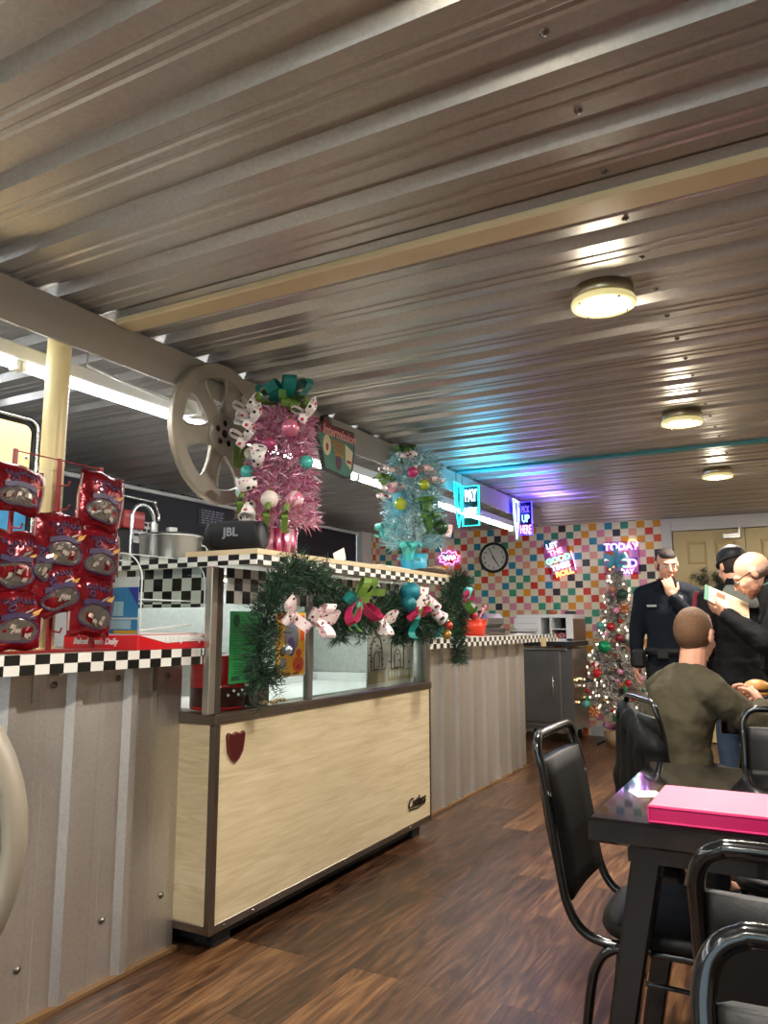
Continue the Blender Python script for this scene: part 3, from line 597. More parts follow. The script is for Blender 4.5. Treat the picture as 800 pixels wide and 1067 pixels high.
for k,(x,y,wd,h,c,nm) in enumerate(((-2.62,2.0,.05,.32,'#e8e4da','white'),(-2.55,1.90,.03,.26,'#1c1c1c','black'),(-2.46,1.82,.03,.30,'#d6a85c','tan'))):
    b=MB().mat(P('carton_'+nm,c,.5)); b.box((x-.1,y-wd/2,1.084),(x+.06,y+wd/2,1.08+h),.003); b.mat(PAPER); b.box((x+.06,y-wd*.3,1.08+h*.6),(x+.061,y+wd*.3,1.08+h*.8))
    solo('upright_carton',b,'narrow %s carton standing behind the red bags on the counter'%nm,'carton',(x,y,1.08))

# curved acrylic pastry case with printed red base
t=thing('pastry_case','clear curved acrylic pastry case on a printed red base beside the red bags','display case',(-2.33,2.2,1.08))
X0,X1,Y0,Y1=-2.34,-1.99,1.925,2.245
b=MB().mat(P('case_red','#cf1c25',.3)); b.box((X0,Y0-.025,1.084),(X1+.02,Y1+.004,1.135),.004)
b.mat(WHITE); e=X1+.0205
b.poly([(e,Y0-.02,1.134),(e,Y0+.11,1.106),(e,Y0+.2,1.110),(e,Y1-.01,1.134)],(.001,0,0)); put('base',b,t)
b=MB().mat(WHITE); b.text('Baked Fresh Daily',(-2.175,Y0-.026,1.112),(1,0,0),(0,0,1),.030,.002,shear=.2,bold=.0006)
b.text('Otis Spunkmeyer',(e+.003,Y0+.205,1.12),(0,1,0),(0,0,1),.030,.002,shear=.15,bold=.001); put('lettering',b,t)
prof=[(X1,1.135),(X1,1.32)]+[(X1-.10+.10*math.cos(a),1.32+.10*math.sin(a)) for a in [PI/2*i/10 for i in range(1,11)]]+[(X0,1.42)]
b=MB().mat(ACRYL); n=len(prof); vs=[(x,y,z) for y in (Y0,Y1) for x,z in prof]; b.add(vs,[(i,i+1,n+i+1,n+i) for i in range(n-1)],True); put('curved_cover',b,t)
for y in (Y0,Y1): b=MB().mat(ACRYL); b.poly([(x,y,z) for x,z in prof]+[(X0,y,1.135)],(0,.003,0)); put('end_panel',b,t)
b=MB().mat(P('acrylic_edge','#f3f6f6',.15)); 
for y in (Y0,Y1): b.tube([(x,y,z) for x,z in prof]+[(X0,y,1.135)],.0028,6,True)
b.tube([(X0,Y0,1.42),(X0,Y1,1.42)],.003,6); b.tube([(X1-.10,Y0,1.42),(X1-.10,Y1,1.42)],.002,6); put('polished_edge',b,t)
b=MB().mat(ACRYL); b.box((X0+.02,Y0+.01,1.255),(X1-.02,Y1-.01,1.259)); b.mat(MATS['acrylic_edge']); b.tube([(X1-.02,Y0+.01,1.257),(X1-.02,Y1-.01,1.257)],.003,6); b.tube([(X0+.02,Y0+.01,1.257),(X0+.02,Y1-.01,1.257)],.003,6); put('inner_shelf',b,t)
b=MB().mat(WHITE); b.box((X0+.02,Y0+.02,1.136),(X1-.02,Y1-.02,1.142)); b.tube([(X1-.04,Y0+.03,1.15),(X1-.04,Y1-.03,1.17)],.004,6); put('tray',b,t)
b=MB().mat(P('picture_blue','#3f8ec4',.4)); y=Y0+.006; b.box((X0+.19,y,1.14),(X1-.02,y+.002,1.30)); b.mat(P('picture_deep','#3b46a8',.4)); b.poly([(X0+.28,y-.001,1.298),(X1-.02,y-.001,1.298),(X1-.02,y-.001,1.235)],(0,.001,0)); b.mat(P('picture_pale','#b9d9ec',.4)); b.box((X0+.2,y-.001,1.20),(X0+.26,y,1.25)); b.box((X0+.2,y-.001,1.155),(X0+.3,y,1.185)); b.mat(WHITE); b.box((X0+.19,y-.001,1.30),(X1-.02,y+.002,1.335)); b.box((X0+.19,y-.002,1.188),(X1-.02,y,1.194)); b.mat(MATS['poster_yellow']); b.box((X0+.22,y-.002,1.14),(X1-.02,y,1.15)); put('picture_card',b,t)

# steel pot, gooseneck tap, kitchen wall bits
sh=thing('steel_shelf','stainless steel shelf unit behind the cabinet carrying the steel pot','shelf',(-3.1,2.75,0))
b=MB().mat(STEEL); b.box((-3.3,2.2,1.38),(-2.80,3.6,1.41),.004); b.box((-3.3,2.2,.25),(-2.80,3.6,.27),.004); put('shelf_board',b,sh)
for x in (-3.27,-2.83):
    for y in (2.23,3.57): b=MB().mat(STEEL); b.cyl((x,y,0),(x,y,1.38),.018,seg=12); put('leg',b,sh)
t=thing('steel_pot','round brushed steel pot on the shelf behind the black speaker','pot',(-2.95,2.62,1.41))
b=MB().mat(STEEL); b.lathe([(.001,0),(.158,0),(.165,.01),(.165,.225),(.172,.228),(.172,.236),(.16,.237),(.158,.23),(.158,.012),(.001,.012)],(-3.0,3.10,1.411),40); put('body',b,t)
b=MB().mat(STEEL); b.lathe([(.171,.238),(.13,.25),(.02,.26),(.001,.26)],(-3.0,3.10,1.411),36); b.cyl((-3.0,3.10,1.668),(-3.0,3.10,1.695),.03); put('lid',b,t)
b=MB().mat(STEEL); b.tube(arc((-2.87,3.20,1.57),.03,-PI/2,PI/2,8,(.6,.8,0),(0,0,1)),.005,8); put('handle',b,t)
t=thing('gooseneck_tap','tall chrome gooseneck tap arching behind the steel pot','tap',(-3.05,2.45,1.41))
pts=[(-3.22,3.02,1.41),(-3.22,3.02,1.76)]+arc((-3.22,3.10,1.76),.08,PI,0,14,(0,1,0),(0,0,1))[1:]+[(-3.22,3.18,1.73)]
b=MB().mat(CHROME); b.tube(pts,.011,12); put('spout',b,t)
b=MB().mat(STEEL); b.cyl((-3.22,3.18,1.67),(-3.22,3.18,1.75),.017); put('nozzle',b,t)
b=MB().mat(CHROME); b.lathe([(.03,0),(.03,.01),(.016,.02),(.016,.06)],(-3.22,3.02,1.411)); put('collar',b,t)
def wallcard(name,y0,y1,z0,z1,m,label,lines,ink,cat='sign'):
    b=MB().mat(m); b.box((XL+.001,y0,z0),(XL+.006,y1,z1)); b.mat(ink); rg=random.Random(int(y0*100))
    for k in range(lines):
        z=z1-(k+.8)*(z1-z0)/(lines+1); yy=y0+.04*(y1-y0)+.03
        while yy<y1-.05: wd=rg.uniform(.02,.06); b.box((XL+.006,yy,z),(XL+.007,min(yy+wd,y1-.02),z+(z1-z0)/(lines+1)*.5)); yy+=wd+.015
    return solo(name,b,label,cat,(XL+.003,(y0+y1)/2,z0))
wallcard('wall_notice',4.34,4.64,1.82,2.0,PAPER,'white paper notice with black drawings on the black kitchen wall',3,BLACK)
wallcard('wall_notice',5.12,5.48,2.04,2.20,P('notice_dark','#3c3946',.6),'dark lettered warning board on the kitchen wall behind the big reel',6,P('grey_ink','#9d9aa5',.6))
b=MB().mat(P('red_holder','#d64b45',.4)); b.box((XL+.001,4.20,1.92),(XL+.09,4.42,2.06),.01); b.mat(P('red_light','#e8837d',.4)); b.box((XL+.09,4.21,2.0),(XL+.092,4.41,2.03)); solo('red_holder',b,'red wall dispenser on the black kitchen wall above the white notice','dispenser',(XL+.04,4.3,1.92))
b=MB().mat(CHROME); b.tube([(XL+.01,4.1,2.16),(XL+.10,4.1,2.16),(XL+.13,4.46,2.15),(XL+.13,4.52,2.05),(XL+.13,4.52,2.0)],.012,8); b.ell((XL+.13,4.47,2.145),.02); solo('swing_arm',b,'thin chrome swing arm on the kitchen wall above the white notice','bracket',(XL+.06,4.3,2.0))
# conduit box under the beam
b=MB().mat(P('conduit_white','#c9c6be',.4,.3)); b.box((-2.29,2.33,2.06),(-2.20,2.40,2.112),.006); b.box((-2.29,2.43,2.06),(-2.20,2.47,2.11),.006); b.tube([(-2.24,1.85,2.112),(-2.24,2.0,2.1),(-2.24,2.33,2.085)],.004,6); b.tube([(-2.24,2.47,2.085),(-2.24,2.5,2.1),(-2.18,2.52,2.112)],.006,6); solo('junction_box',b,'small white wiring box hanging under the beam left of the big reel','junction box',(-2.31,2.4,2.06))

# ------------------------------------------------------------------ film reels
def reel(y,z,rad,label,x=-2.10):
    t=thing('film_reel',label,'film reel',(x,y,z-rad))
    def web(a): return (.27*rad if True else 0)
    b=MB().mat(ALU); ring=[(rad,-.012),(rad,.012),(rad-.006,.016),(rad*.80,.016),(rad*.79,.010),(rad*.79,-.010),(rad*.80,-.016),(rad-.006,-.016),(rad,-.012)]
    sg=72; vs=[(x+q,y+r_*math.cos(2*PI*k/sg),z+r_*math.sin(2*PI*k/sg)) for r_,q in ring for k in range(sg)]
    b.add(vs,[(i*sg+(k+1)%sg,i*sg+k,(i+1)*sg+k,(i+1)*sg+(k+1)%sg) for i in range(len(ring)-1) for k in range(sg)],False); put('rim',b,t)
    b=MB().mat(ALU); b.lathe([(.001,-.02),(.28*rad,-.02),(.29*rad,-.016),(.29*rad,.016),(.28*rad,.02),(.001,.02)],(x,y,z),40,V((1,0,0))); put('hub',b,t)
    for k in range(6):
        a=R(12)+k*PI/3; b=MB().mat(ALU); d=V((0,math.cos(a),math.sin(a))); n=V((0,-math.sin(a),math.cos(a))); c=V((x,y,z))
        prof=[(.2,.18),(.30,.135),(.5,.115),(.68,.135),(.76,.18),(.82,.28)]
        o=[c+d*rad*q+n*rad*w_ for q,w_ in prof]+[c+d*rad*q-n*rad*w_ for q,w_ in prof[::-1]]
        b.poly([p+V((-.008,0,0)) for p in o],(.016,0,0))
        for sg_ in (1,-1): b.tube([c+d*rad*q+n*rad*w_*sg_+V((.008,0,0)) for q,w_ in prof[1:]],.005,6)
        put('spoke',b,t)
    b=MB().mat(BLACK)
    for k in range(5):
        a=k*2*PI/5+.3; rr_=0 if k==5 else .15*rad; b.lathe([(.001,.001),(.013,.001)],(x+.0205,y+rr_*math.cos(a),z+rr_*math.sin(a)),14,V((1,0,0)))
    b.lathe([(.001,.001),(.018,.001)],(x+.0205,y,z),14,V((1,0,0))); put('hub_hole',b,t)
    b=MB().mat(STEEL); b.box((x-.034,y-.02,z+rad*.80),(x-.012,y+.02,2.26),.002); put('hanger',b,t)
reel(2.435,1.965,.300,'big cast aluminium film reel hanging on the beam beside the pink tinsel tree')
reel(4.25,1.985,.300,'aluminium film reel hanging on the beam behind the blue tinsel tree')

# intermission plaque on the beam
t=thing('intermission_plaque','dark-edged painted plaque headed Intermission hanging on the beam','plaque',(-2.09,3.34,1.95))
o=[(3.145,2.13),(3.165,2.19),(3.20,2.20),(3.215,2.24),(3.25,2.255),(3.285,2.235),(3.30,2.205),(3.52,2.215),(3.53,2.13),(3.515,2.02),(3.49,1.955),(3.44,1.945),(3.23,1.96),(3.20,2.04)]
b=MB().mat(P('plaque_edge','#241d1c',.4)); b.poly([(-2.112,y,z) for y,z in o],(.02,0,0)); put('board',b,t)
cx,cz=3.335,2.09; b=MB().mat(P('plaque_teal','#4d7f6f',.5,var=.25,vscale=20)); b.poly([(-2.0915,cx+(y-cx)*.93,cz+(z-cz)*.93) for y,z in o],(.002,0,0))
b.mat(P('plaque_maroon','#7c2b34',.5)); b.poly([(-2.0895,y,z) for y,z in ((3.17,2.145),(3.20,2.2),(3.25,2.24),(3.285,2.2),(3.51,2.20),(3.515,2.15))],(.0015,0,0))
b.mat(P('plaque_amber','#b5833a',.5)); 
for k in range(4): b.box((-2.0895,3.29+k*.012,2.115-k*.022),(-2.088,3.41,2.13-k*.022))
b.mat(P('plaque_cream','#d5c9a8',.5)); b.ell((-2.089,3.245,2.09),(.0015,.038,.055)); b.poly([(-2.0895,y,z) for y,z in ((3.425,2.13),(3.505,2.10),(3.485,2.0),(3.43,2.03))],(.0015,0,0))
b.mat(P('plaque_red','#a13328',.5)); b.ell((-2.088,3.245,2.08),(.0015,.014,.022)); b.box((-2.088,3.44,2.03),(-2.0865,3.485,2.045)); b.mat(P('plaque_plum','#5b3a52',.5)); b.ell((-2.089,3.36,2.02),(.0015,.03,.045)); put('painting',b,t)
b=MB().mat(P('plaque_letters','#e7a9a6',.4)); b.text('Intermission',(-2.0865,3.365,2.168),(0,1,-.0),(0,0,1),.075,.002,shear=.2,sx=.88,bold=.001); b.mat(P('plaque_small','#7b3a1a',.5))
for k in range(3): b.box((-2.0865,3.30+k*.012,2.12-k*.022),(-2.0855,3.40,2.1235-k*.022))
put('lettering',b,t)

# ------------------------------------------------------------------ neon signs
def NEON(name,c,s=4): return P('neon_'+name,c,.5,emit=s)
CY=NEON('cyan','#23e6ea',3.0); WH=NEON('white','#f4fbff',3.5); PUR=NEON('violet','#4a3cf0',3); PNK=NEON('pink','#ff8be0',3.2); PALE=NEON('pale','#c9e6f6',1.7); LAV=NEON('lavender','#c3a2ff',3); YEL=NEON('yellow','#ffdf66',3); GRN=NEON('green','#7dffb0',3); BLU=NEON('blue','#79c6ff',3); ORG=NEON('orange','#ffb056',3)
CLR_C=mk_glass('tinted_acrylic','#a8e6ea',.1); CLR_V=mk_glass('violet_acrylic','#7f78e8',.1)
def beam_sign(y,label,panel,glass,outline,arrowcol,words,lc,pw,z1,ztip,h,name='neon_sign'):
    t=thing(name,label,'sign',(-2.08,y,z1-h))
    x0,x1=-2.10,-2.10+pw
    # arrow board in the plane of the beam, panel board facing the door end of the room
    a=[(-.09,z1),(.07,z1-.01),(.05,z1-.17),(-.01,ztip),(-.07,z1-.17)]
    b=MB().mat(glass); b.poly([(-2.11,y+p,q) for p,q in a],(.005,0,0)); put('arrow_board',b,t)
    b=MB().mat(arrowcol); b.tube([(-2.10,y+p,q) for p,q in a],.006,8,True); b.tube([(-2.10,y+p*.45,q-.015 if q>ztip+.1 else q+.1) for p,q in a],.004,8,True); put('arrow_tube',b,t)
    yp=y+.07; b=MB().mat(glass); b.box((x0,yp,z1-h),(x1,yp+.005,z1-.012)); put('board',b,t)
    b=MB().mat(outline); b.tube([(x0,yp-.006,z1-.012),(x1,yp-.006,z1-.012),(x1,yp-.006,z1-h),(x0,yp-.006,z1-h)],.006,8,True); put('outline_tube',b,t)
    b=MB()
    for wd,zz,sz,m in words: b.mat(m); b.text(wd,((x0+x1)/2,yp-.009,zz),(1,0,0),(0,0,1),sz,.006,bold=.002,sx=.42 if len(wd)>2 else .6)
    put('lettering',b,t)
    b=MB().mat(BLACK); b.tube([(-2.11,y-.03,z1),(-2.11,y-.03,CEIL)],.002,5); put('cord',b,t); b=MB().mat(BLACK); b.tube([(-2.10,y+.06,z1-.02),(-2.10,y+.06,CEIL)],.002,5); put('cord',b,t)
    lamp('glow','AREA',(.18,.04,h*.3),lc[0],lc[1],t,.3,None,(PI,0,0))
beam_sign(5.02,'cyan neon pay here sign with a down arrow hanging from the beam','p',CLR_C,CY,CY,[('PAY',2.09,.12,WH),('HERE',1.965,.10,WH)],(6.0,(.05,.55,1)),.125,2.175,1.86,.30)
beam_sign(6.30,'violet neon pick up sign with pink lettering at the far end of the beam','p',CLR_V,PUR,PALE,[('PICK',2.16,.08,PUR),('UP',2.08,.09,BLU),('HERE',1.985,.10,PNK)],(6.0,(.22,.12,1)),.115,2.24,1.90,.30)
t=thing('neon_sign','multicoloured neon let the good times roll sign tilted on the tile wall','sign',(-2.32,BY,1.67))
up=V((-.26,0,.97)).normalized(); rt_=V((.97,0,.26)).normalized(); c=V((-2.335,BY-.02,1.895))
b=MB().mat(mk_glass('sign_acrylic','#ecd9f2',.1)); b.poly([c+rt_*p+up*q for p,q in ((-.15,-.2),(.15,-.2),(.15,.21),(-.15,.21))],(0,.008,0)); put('board',b,t)
b=MB()
for wd,q,p,m,sz in (('LET',.165,-.03,PALE,.085),('THE',.085,-.01,PNK,.085),('GOOD',.0,-.005,GRN,.09),('TIMES',-.085,.0,PALE,.085),('ROLL',-.165,.02,ORG,.085)): b.mat(m); b.text(wd,c+rt_*p+up*q+V((0,-.008,0)),rt_,up,sz,.006,bold=.003)
b.mat(LAV); b.tube([c+rt_*p+up*q+V((0,-.006,0)) for p,q in ((.155,.05),(.16,-.06),(.15,-.17))],.005,6); put('lettering',b,t)
b=MB().mat(PAPER); b.tube([(-2.40,BY-.008,1.68),(-2.43,BY-.006,1.5),(-2.45,BY-.006,1.25)],.003,6); put('cord',b,t)
lamp('glow','POINT',(0,-.15,.2),.9,(.85,.6,1),t,.1)
t=thing('neon_sign','multicoloured neon sign behind the top of the flocked Christmas tree','sign',(-1.64,BY,1.73))
b=MB().mat(MATS['sign_acrylic']); b.box((-1.84,BY-.02,1.70),(-1.46,BY-.012,2.06)); put('board',b,t)
b=MB()
for wd,x,z,sz,m in (('TODAY',-1.65,2.0,.105,LAV),('IS A',-1.65,1.91,.08,BLU),('G',-1.775,1.815,.13,ORG),('O',-1.685,1.815,.13,YEL),('O',-1.61,1.815,.13,GRN),('D',-1.535,1.815,.13,PNK),('DAY',-1.60,1.73,.07,LAV)): b.mat(m); b.text(wd,(x,BY-.026,z),(1,0,0),(0,0,1),sz,.006,bold=.003)
b.mat(YEL); b.tube(arc((-1.53,BY-.026,2.02),.05,-.5,2.6,10,(1,0,0),(0,0,1)),.006,6); put('lettering',b,t)
lamp('glow','POINT',(0,-.12,.2),.8,(.8,.8,1),t,.1)
t=thing('neon_sign','pink cloud shaped neon sign low on the tile wall left of the clock','sign',(-3.67,BY,1.85))
b=MB().mat(PNK); pts=[]
for k in range(9): a=2*PI*k/9; pts+=[( -3.67+.125*math.cos(a+q)*(1.0+.12*math.sin(q*9)), 1.965+.075*math.sin(a+q)*(1+.2*math.sin(q*9))) for q in (0,.2,.4,.55)]
b.tube([(x,BY-.02,z) for x,z in pts],.006,6,True); b.mat(WH); b.tube([(-3.75+.16*i/14,BY-.02,1.965+.03*math.sin(i*1.6)) for i in range(15)],.006,6); put('tube',b,t)
b=MB().mat(MATS['sign_acrylic']); b.box((-3.80,BY-.012,1.88),(-3.54,BY-.006,2.05)); put('board',b,t)
# clock
t=thing('wall_clock','round black rimmed wall clock on the colourful tile wall','clock',(-3.105,BY,1.78))
cc=V((-3.105,BY,1.945)); b=MB().mat(P('clock_rim','#1f2a24',.3)); b.lathe([(.148,0),(.178,0),(.18,.02),(.172,.035),(.158,.035),(.152,.02),(.148,.02)],cc,48,V((0,-1,0))); put('rim',b,t)
b=MB().mat(P('clock_face','#e9e7dc',.4)); b.lathe([(.001,.016),(.153,.016)],cc,48,V((0,-1,0))); put('face',b,t)
for h_ in range(12): a=PI/2-2*PI*(h_+1)/12; b=MB().mat(BLACK); b.text(str(h_+1),cc+V((.118*math.cos(a),-.018,.118*math.sin(a))),(1,0,0),(0,0,1),.04,.002); put('numeral',b,t)
for nm,a,l,wd in (('hour_hand',R(-58),.10,.007),('minute_hand',R(114),.13,.005)):
    b=MB().mat(BLACK); d=V((math.cos(a),0,math.sin(a))); n_=V((-d.z,0,d.x)); o=cc+V((0,-.02,0)); b.poly([o-d*.02+n_*wd,o-d*.02-n_*wd,o+d*l-n_*wd*.5,o+d*l+n_*wd*.5],(0,-.002,0)); put(nm,b,t)

# ------------------------------------------------------------------ decorations
def ornament(c,r,m,label,group=None,name='ball_ornament',capdir=(0,0,1),tex=0):
    c=V(c); b=MB().mat(m); b.ell(c,r,seg=22,rings=14)
    o=solo(name,b,label,'ornament',c-V((0,0,r)),group)
    d=V(capdir).normalized(); k=MB().mat(P('ornament_cap','#c8b06a',.25,.9)); k.lathe([(r*.22,0),(r*.22,r*.2),(r*.1,r*.24),(.0005,r*.26)],c+d*r*.94,10,d); k.tube([c+d*r*1.15+V(d.orthogonal())*r*.1*math.cos(a)+d*r*.12*math.sin(a) for a in [2*PI*i/8 for i in range(8)]],r*.03,5,True); put('cap',k,o)
    return o
def bowloop(b,o,d,sd,l,wd,puff=.5):      # one closed ribbon loop leaving o along d; sd is the ribbon's width direction
    o,d,sd=V(o),V(d).normalized(),V(sd).normalized(); n=d.cross(sd).normalized(); pts=[]
    for i in range(15):
        a=2*PI*i/14; pts.append(o+d*l*(.5-.5*math.cos(a))+n*l*puff*.5*math.sin(a)*(.35+.65*(.5-.5*math.cos(a))))
    b.strip(pts,sd*wd,.0015)
def tail(b,o,d,sd,l,wd,rg,curl=.03):
    o,d,sd=V(o),V(d).normalized(),V(sd).normalized(); n=d.cross(sd)
    b.strip([o+d*l*i/6+n*curl*math.sin(i*1.1)+V((0,0,-.01*(i/6)**2)) for i in range(7)],sd*wd,.0015)
DOT=mk_pattern('dotted_ribbon','#efe6e0',['#d23c74','#2b2226','#e8a0b4','#c9304a','#35302e'],42,.34)
PPAT=mk_pattern('pink_dotted_ribbon','#f0dcd8',['#c8356f','#5a2530','#e07ba0'],55,.3)
TEALR=P('teal_ribbon','#1d7f78',.35); LIME=P('lime_ribbon','#63802f',.55); PINKR=P('pink_ribbon','#c4325f',.35); AQUA=P('aqua_ribbon','#58c6bd',.35); GREENR=P('green_ribbon','#4e7a33',.45)
def tinsel(b,c,z0,z1,rf,n,ln,rg,wd=.0026):
    for i in range(n):
        z=z0+(z1-z0)*rg.random(); r=rf((z-z0)/(z1-z0)); a=rg.random()*2*PI; rr_=r*rg.uniform(.25,.95)**.7
        p=V((c[0]+rr_*math.cos(a),c[1]+rr_*math.sin(a),z)); d=V((math.cos(a)+rg.gauss(0,.6),math.sin(a)+rg.gauss(0,.6),rg.gauss(.1,.6))).normalized()*ln*rg.uniform(.5,1.2)
        s_=d.cross(V((rg.gauss(0,1),rg.gauss(0,1),rg.gauss(0,1)))).normalized()*wd; q=p+d*.55+V((0,0,.004)); e=p+d+V((0,0,-.006))
        b.add([p-s_,p+s_,q+s_,q-s_,e],[(0,1,2,3),(3,2,4)])
def tinsel_tree(name,label,c,z0,z1,rf,cols,potm,seed,n):
    rg=random.Random(seed); t=thing(name,label,'tree',(c[0],c[1],1.445))
    b=MB()
    for m,fr in cols: b.mat(m); tinsel(b,c,z0,z1,rf,int(n*fr),.06,rg)
    put('tinsel_foliage',b,t)
    b=MB().mat(P('trunk_wire','#6b6f70',.5,.5)); b.cyl((c[0],c[1],1.50),(c[0],c[1],z1-.02),.012,seg=10)
    put('trunk',b,t); b=MB().mat(potm); b.lathe([(.001,0),(.06,0),(.07,.02),(.078,.115),(.07,.118),(.06,.10),(.001,.10)],(c[0],c[1],1.446),26); put('pot',b,t); return t,rg
PT=(-1.895,2.585); TIN1=P('pink_tinsel','#dfa0ba',.3,.4); TIN2=P('rose_tinsel','#bd6790',.3,.4); TIN3=P('pale_tinsel','#f6e0e8',.25,.3)
g=N('pink_wrap'); x,y,z=g.xyz(g.pos()); wv=g.noise(g.comb(g.math('MULTIPLY',x,40),g.math('MULTIPLY',y,40),g.math('MULTIPLY',z,8)),1,2); g.base(g.ramp(wv,[(.40,'#8e1f45'),(.5,'#d65f87'),(.6,'#f2c9d5')])); g.set(Metallic=.5,Roughness=.25)
tinsel_tree('pink_tinsel_tree','tall pink tinsel tree with teal bow standing on the bar beside the speaker',PT,1.58,2.08,lambda u:(.165-.09*u if u<.3 else .135+.01*math.sin(u*7)) if u<.93 else .09,[(TIN1,.5),(TIN2,.32),(TIN3,.18)],M('pink_wrap'),11,5200)
def at_tree(c,az,r,z): a=R(az); return V((c[0]+r*math.sin(a),c[1]-r*math.cos(a),z))   # az 0 = toward -Y, 90 = toward +X
def ribbon_bow(name,label,o,loops,group=None,cat='bow'):
    o=V(o); t=thing(name,label,cat,o,0,group)
    for k,(m,lst) in enumerate(loops):
        b=MB().mat(m)
        for kind,d,sd,l,wd in lst:
            if kind=='l': bowloop(b,o,d,sd,l,wd)
            else: tail(b,o,d,sd,l,wd,None)
        put('ribbon_tails' if all(q[0]=='t' for q in lst) else 'ribbon_loops',b,t)
    b=MB().mat(loops[0][0]); b.ell(o,(.014,.014,.012)); put('knot',b,t); return t
rg=random.Random(5)
def fan(n,l,wd,el,rg,kind='l',a0=0,span=360):
    o=[]
    for k in range(n):
        a=R(a0+span*k/n+rg.uniform(-12,12)); e=R(el+rg.uniform(-15,15)); d=V((math.cos(a)*math.cos(e),math.sin(a)*math.cos(e),math.sin(e))); sd=V((-math.sin(a),math.cos(a),rg.uniform(-.4,.4))); o.append((kind,d,sd,l*rg.uniform(.85,1.15),wd))
    return o
ribbon_bow('ribbon_bow','teal and lime ribbon bow topping the pink tinsel tree',(PT[0]+.02,PT[1],2.115),[(TEALR,fan(9,.125,.055,28,rg)),(LIME,fan(5,.13,.04,-14,rg,'l',-100,180)),(GREENR,fan(5,.13,.03,-5,rg,'t'))])
for az,z,r,label in ((-35,2.06,.15,'upper'),(-10,2.00,.17,'left of centre'),(-25,1.93,.17,'under the first bow'),(75,2.03,.16,'upper right')):
    d0=at_tree(PT,az,r,z)
    ribbon_bow('ribbon_bow','white dotted ribbon bow on the pink tinsel tree, %s of its crown'%label,d0,[(DOT,[('l',V((q[0],q[1],q[2])),V((q[1],-q[0],.6)),.07,.036) for q in ((.8,-.5,.3),(-.7,-.5,.4),(.2,-.8,-.6),(.5,.2,.8))])])
MINTB=P('teal_ball','#4fb3a8',.25,.2); WHB=P('pearl_ball','#e6d8cb',.3,var=.05); PKB=P('pink_ball','#d77f97',.2,.35); PUB=P('plum_ball','#a8486e',.25,.3); DKG=P('dark_green_ball','#2d4a2b',.3,.2); LMB=P('lime_ball','#a6b53a',.25,.2); MAG=P('magenta_ball','#b7366e',.25,.2); TURQ=P('turquoise_ball','#2b98a8',.2,.3); GOLDB=P('gold_ball','#b18a4a',.25,.6)
def stripes(nm,a,b_,k):
    g=N(nm); tc=g.n('ShaderNodeTexCoord'); x,y,z=g.xyz(tc.outputs['Object']); an=g.math('ARCTAN2',x,z); g.base(g.mix(g.math('GREATER_THAN',g.math('SINE',g.math('MULTIPLY',an,k)),0.2),a,b_)); g.set(Roughness=.22,Metallic=.2); return g.m
PKS=stripes('striped_ball','#d47c92','#f0cbd3',9)
ornament(at_tree(PT,22,0.172,1.665),.036,WHB,'pearl white ball ornament low on the front of the pink tinsel tree')
ornament(at_tree(PT,55,0.181,1.665),.036,PKS,'pink striped ball ornament low on the right of the pink tinsel tree')
ornament(at_tree(PT,-22,0.160,1.79),.029,MINTB,'teal ball ornament on the left side of the pink tinsel tree')
ornament(at_tree(PT,-36,0.172,1.71),.022,P('pale_aqua_ball','#b8d8d6',.25,.2),'small pale aqua ball low on the left of the pink tinsel tree')
ornament(at_tree(PT,50,0.143,1.97),.038,PKB,'glossy pink ball ornament high on the right of the pink tinsel tree')
ornament(at_tree(PT,15,0.143,1.90),.030,PUB,'plum ball ornament in the middle of the pink tinsel tree')
ornament(at_tree(PT,78,0.155,1.83),.030,MINTB,'teal ball ornament at the right edge of the pink tinsel tree')
ornament(at_tree(PT,-40,0.134,1.88),.024,P('white_lime_ball','#e8ead0',.3),'white ball with lime tint at the left edge of the pink tinsel tree')
def paper_cup(c,ax,label,group=None):
    b=MB().mat(DOT); a=V(ax).normalized(); b.lathe([(.001,0),(.022,0),(.034,.075),(.031,.075),(.020,.004),(.001,.004)],V(c),20,a); b.mat(WHITE); b.lathe([(.034,.073),(.036,.076),(.034,.079),(.031,.076)],V(c),20,a); return solo('paper_cup',b,label,'cup ornament',c,group)
paper_cup(at_tree(PT,0,0.160,1.81),(.3,-.35,.6),'dotted white paper cup upside the teal ball on the pink tinsel tree')
paper_cup(at_tree(PT,2,0.168,1.74),(-.5,-.35,-.15),'dotted white paper cup tipped sideways under the first cup on the pink tree')
paper_cup(at_tree(PT,-8,0.168,1.655),(.1,-.3,-.5),'dotted white paper cup pointing down low on the pink tinsel tree')
paper_cup(at_tree(PT,-5,.13,1.555),(-.3,-.4,.2),'dotted white paper cup resting beside the pink pot')
for az,z in ((-25,1.66),(18,1.60),(40,1.595)): ribbon_bow('ribbon_curl','lime ribbon curl low on the %s of the pink tinsel tree'%({-25:'left',18:'front',40:'right'}[az]),at_tree(PT,az,.19,z),[(LIME,[('l',(.4,-.3,.3),(0,.3,1),.06,.03),('t',(.3,-.2,-.6),(.6,.6,0),.07,.025)])],cat='ribbon')
b=MB().mat(LIME); bowloop(b,(-2.06,2.50,1.83),(.2,0,1),(0,1,0),.12,.04); solo('lime_ribbon',b,'lime ribbon loop hanging on the reel spoke left of the pink tree','ribbon',(-2.06,2.50,1.83))

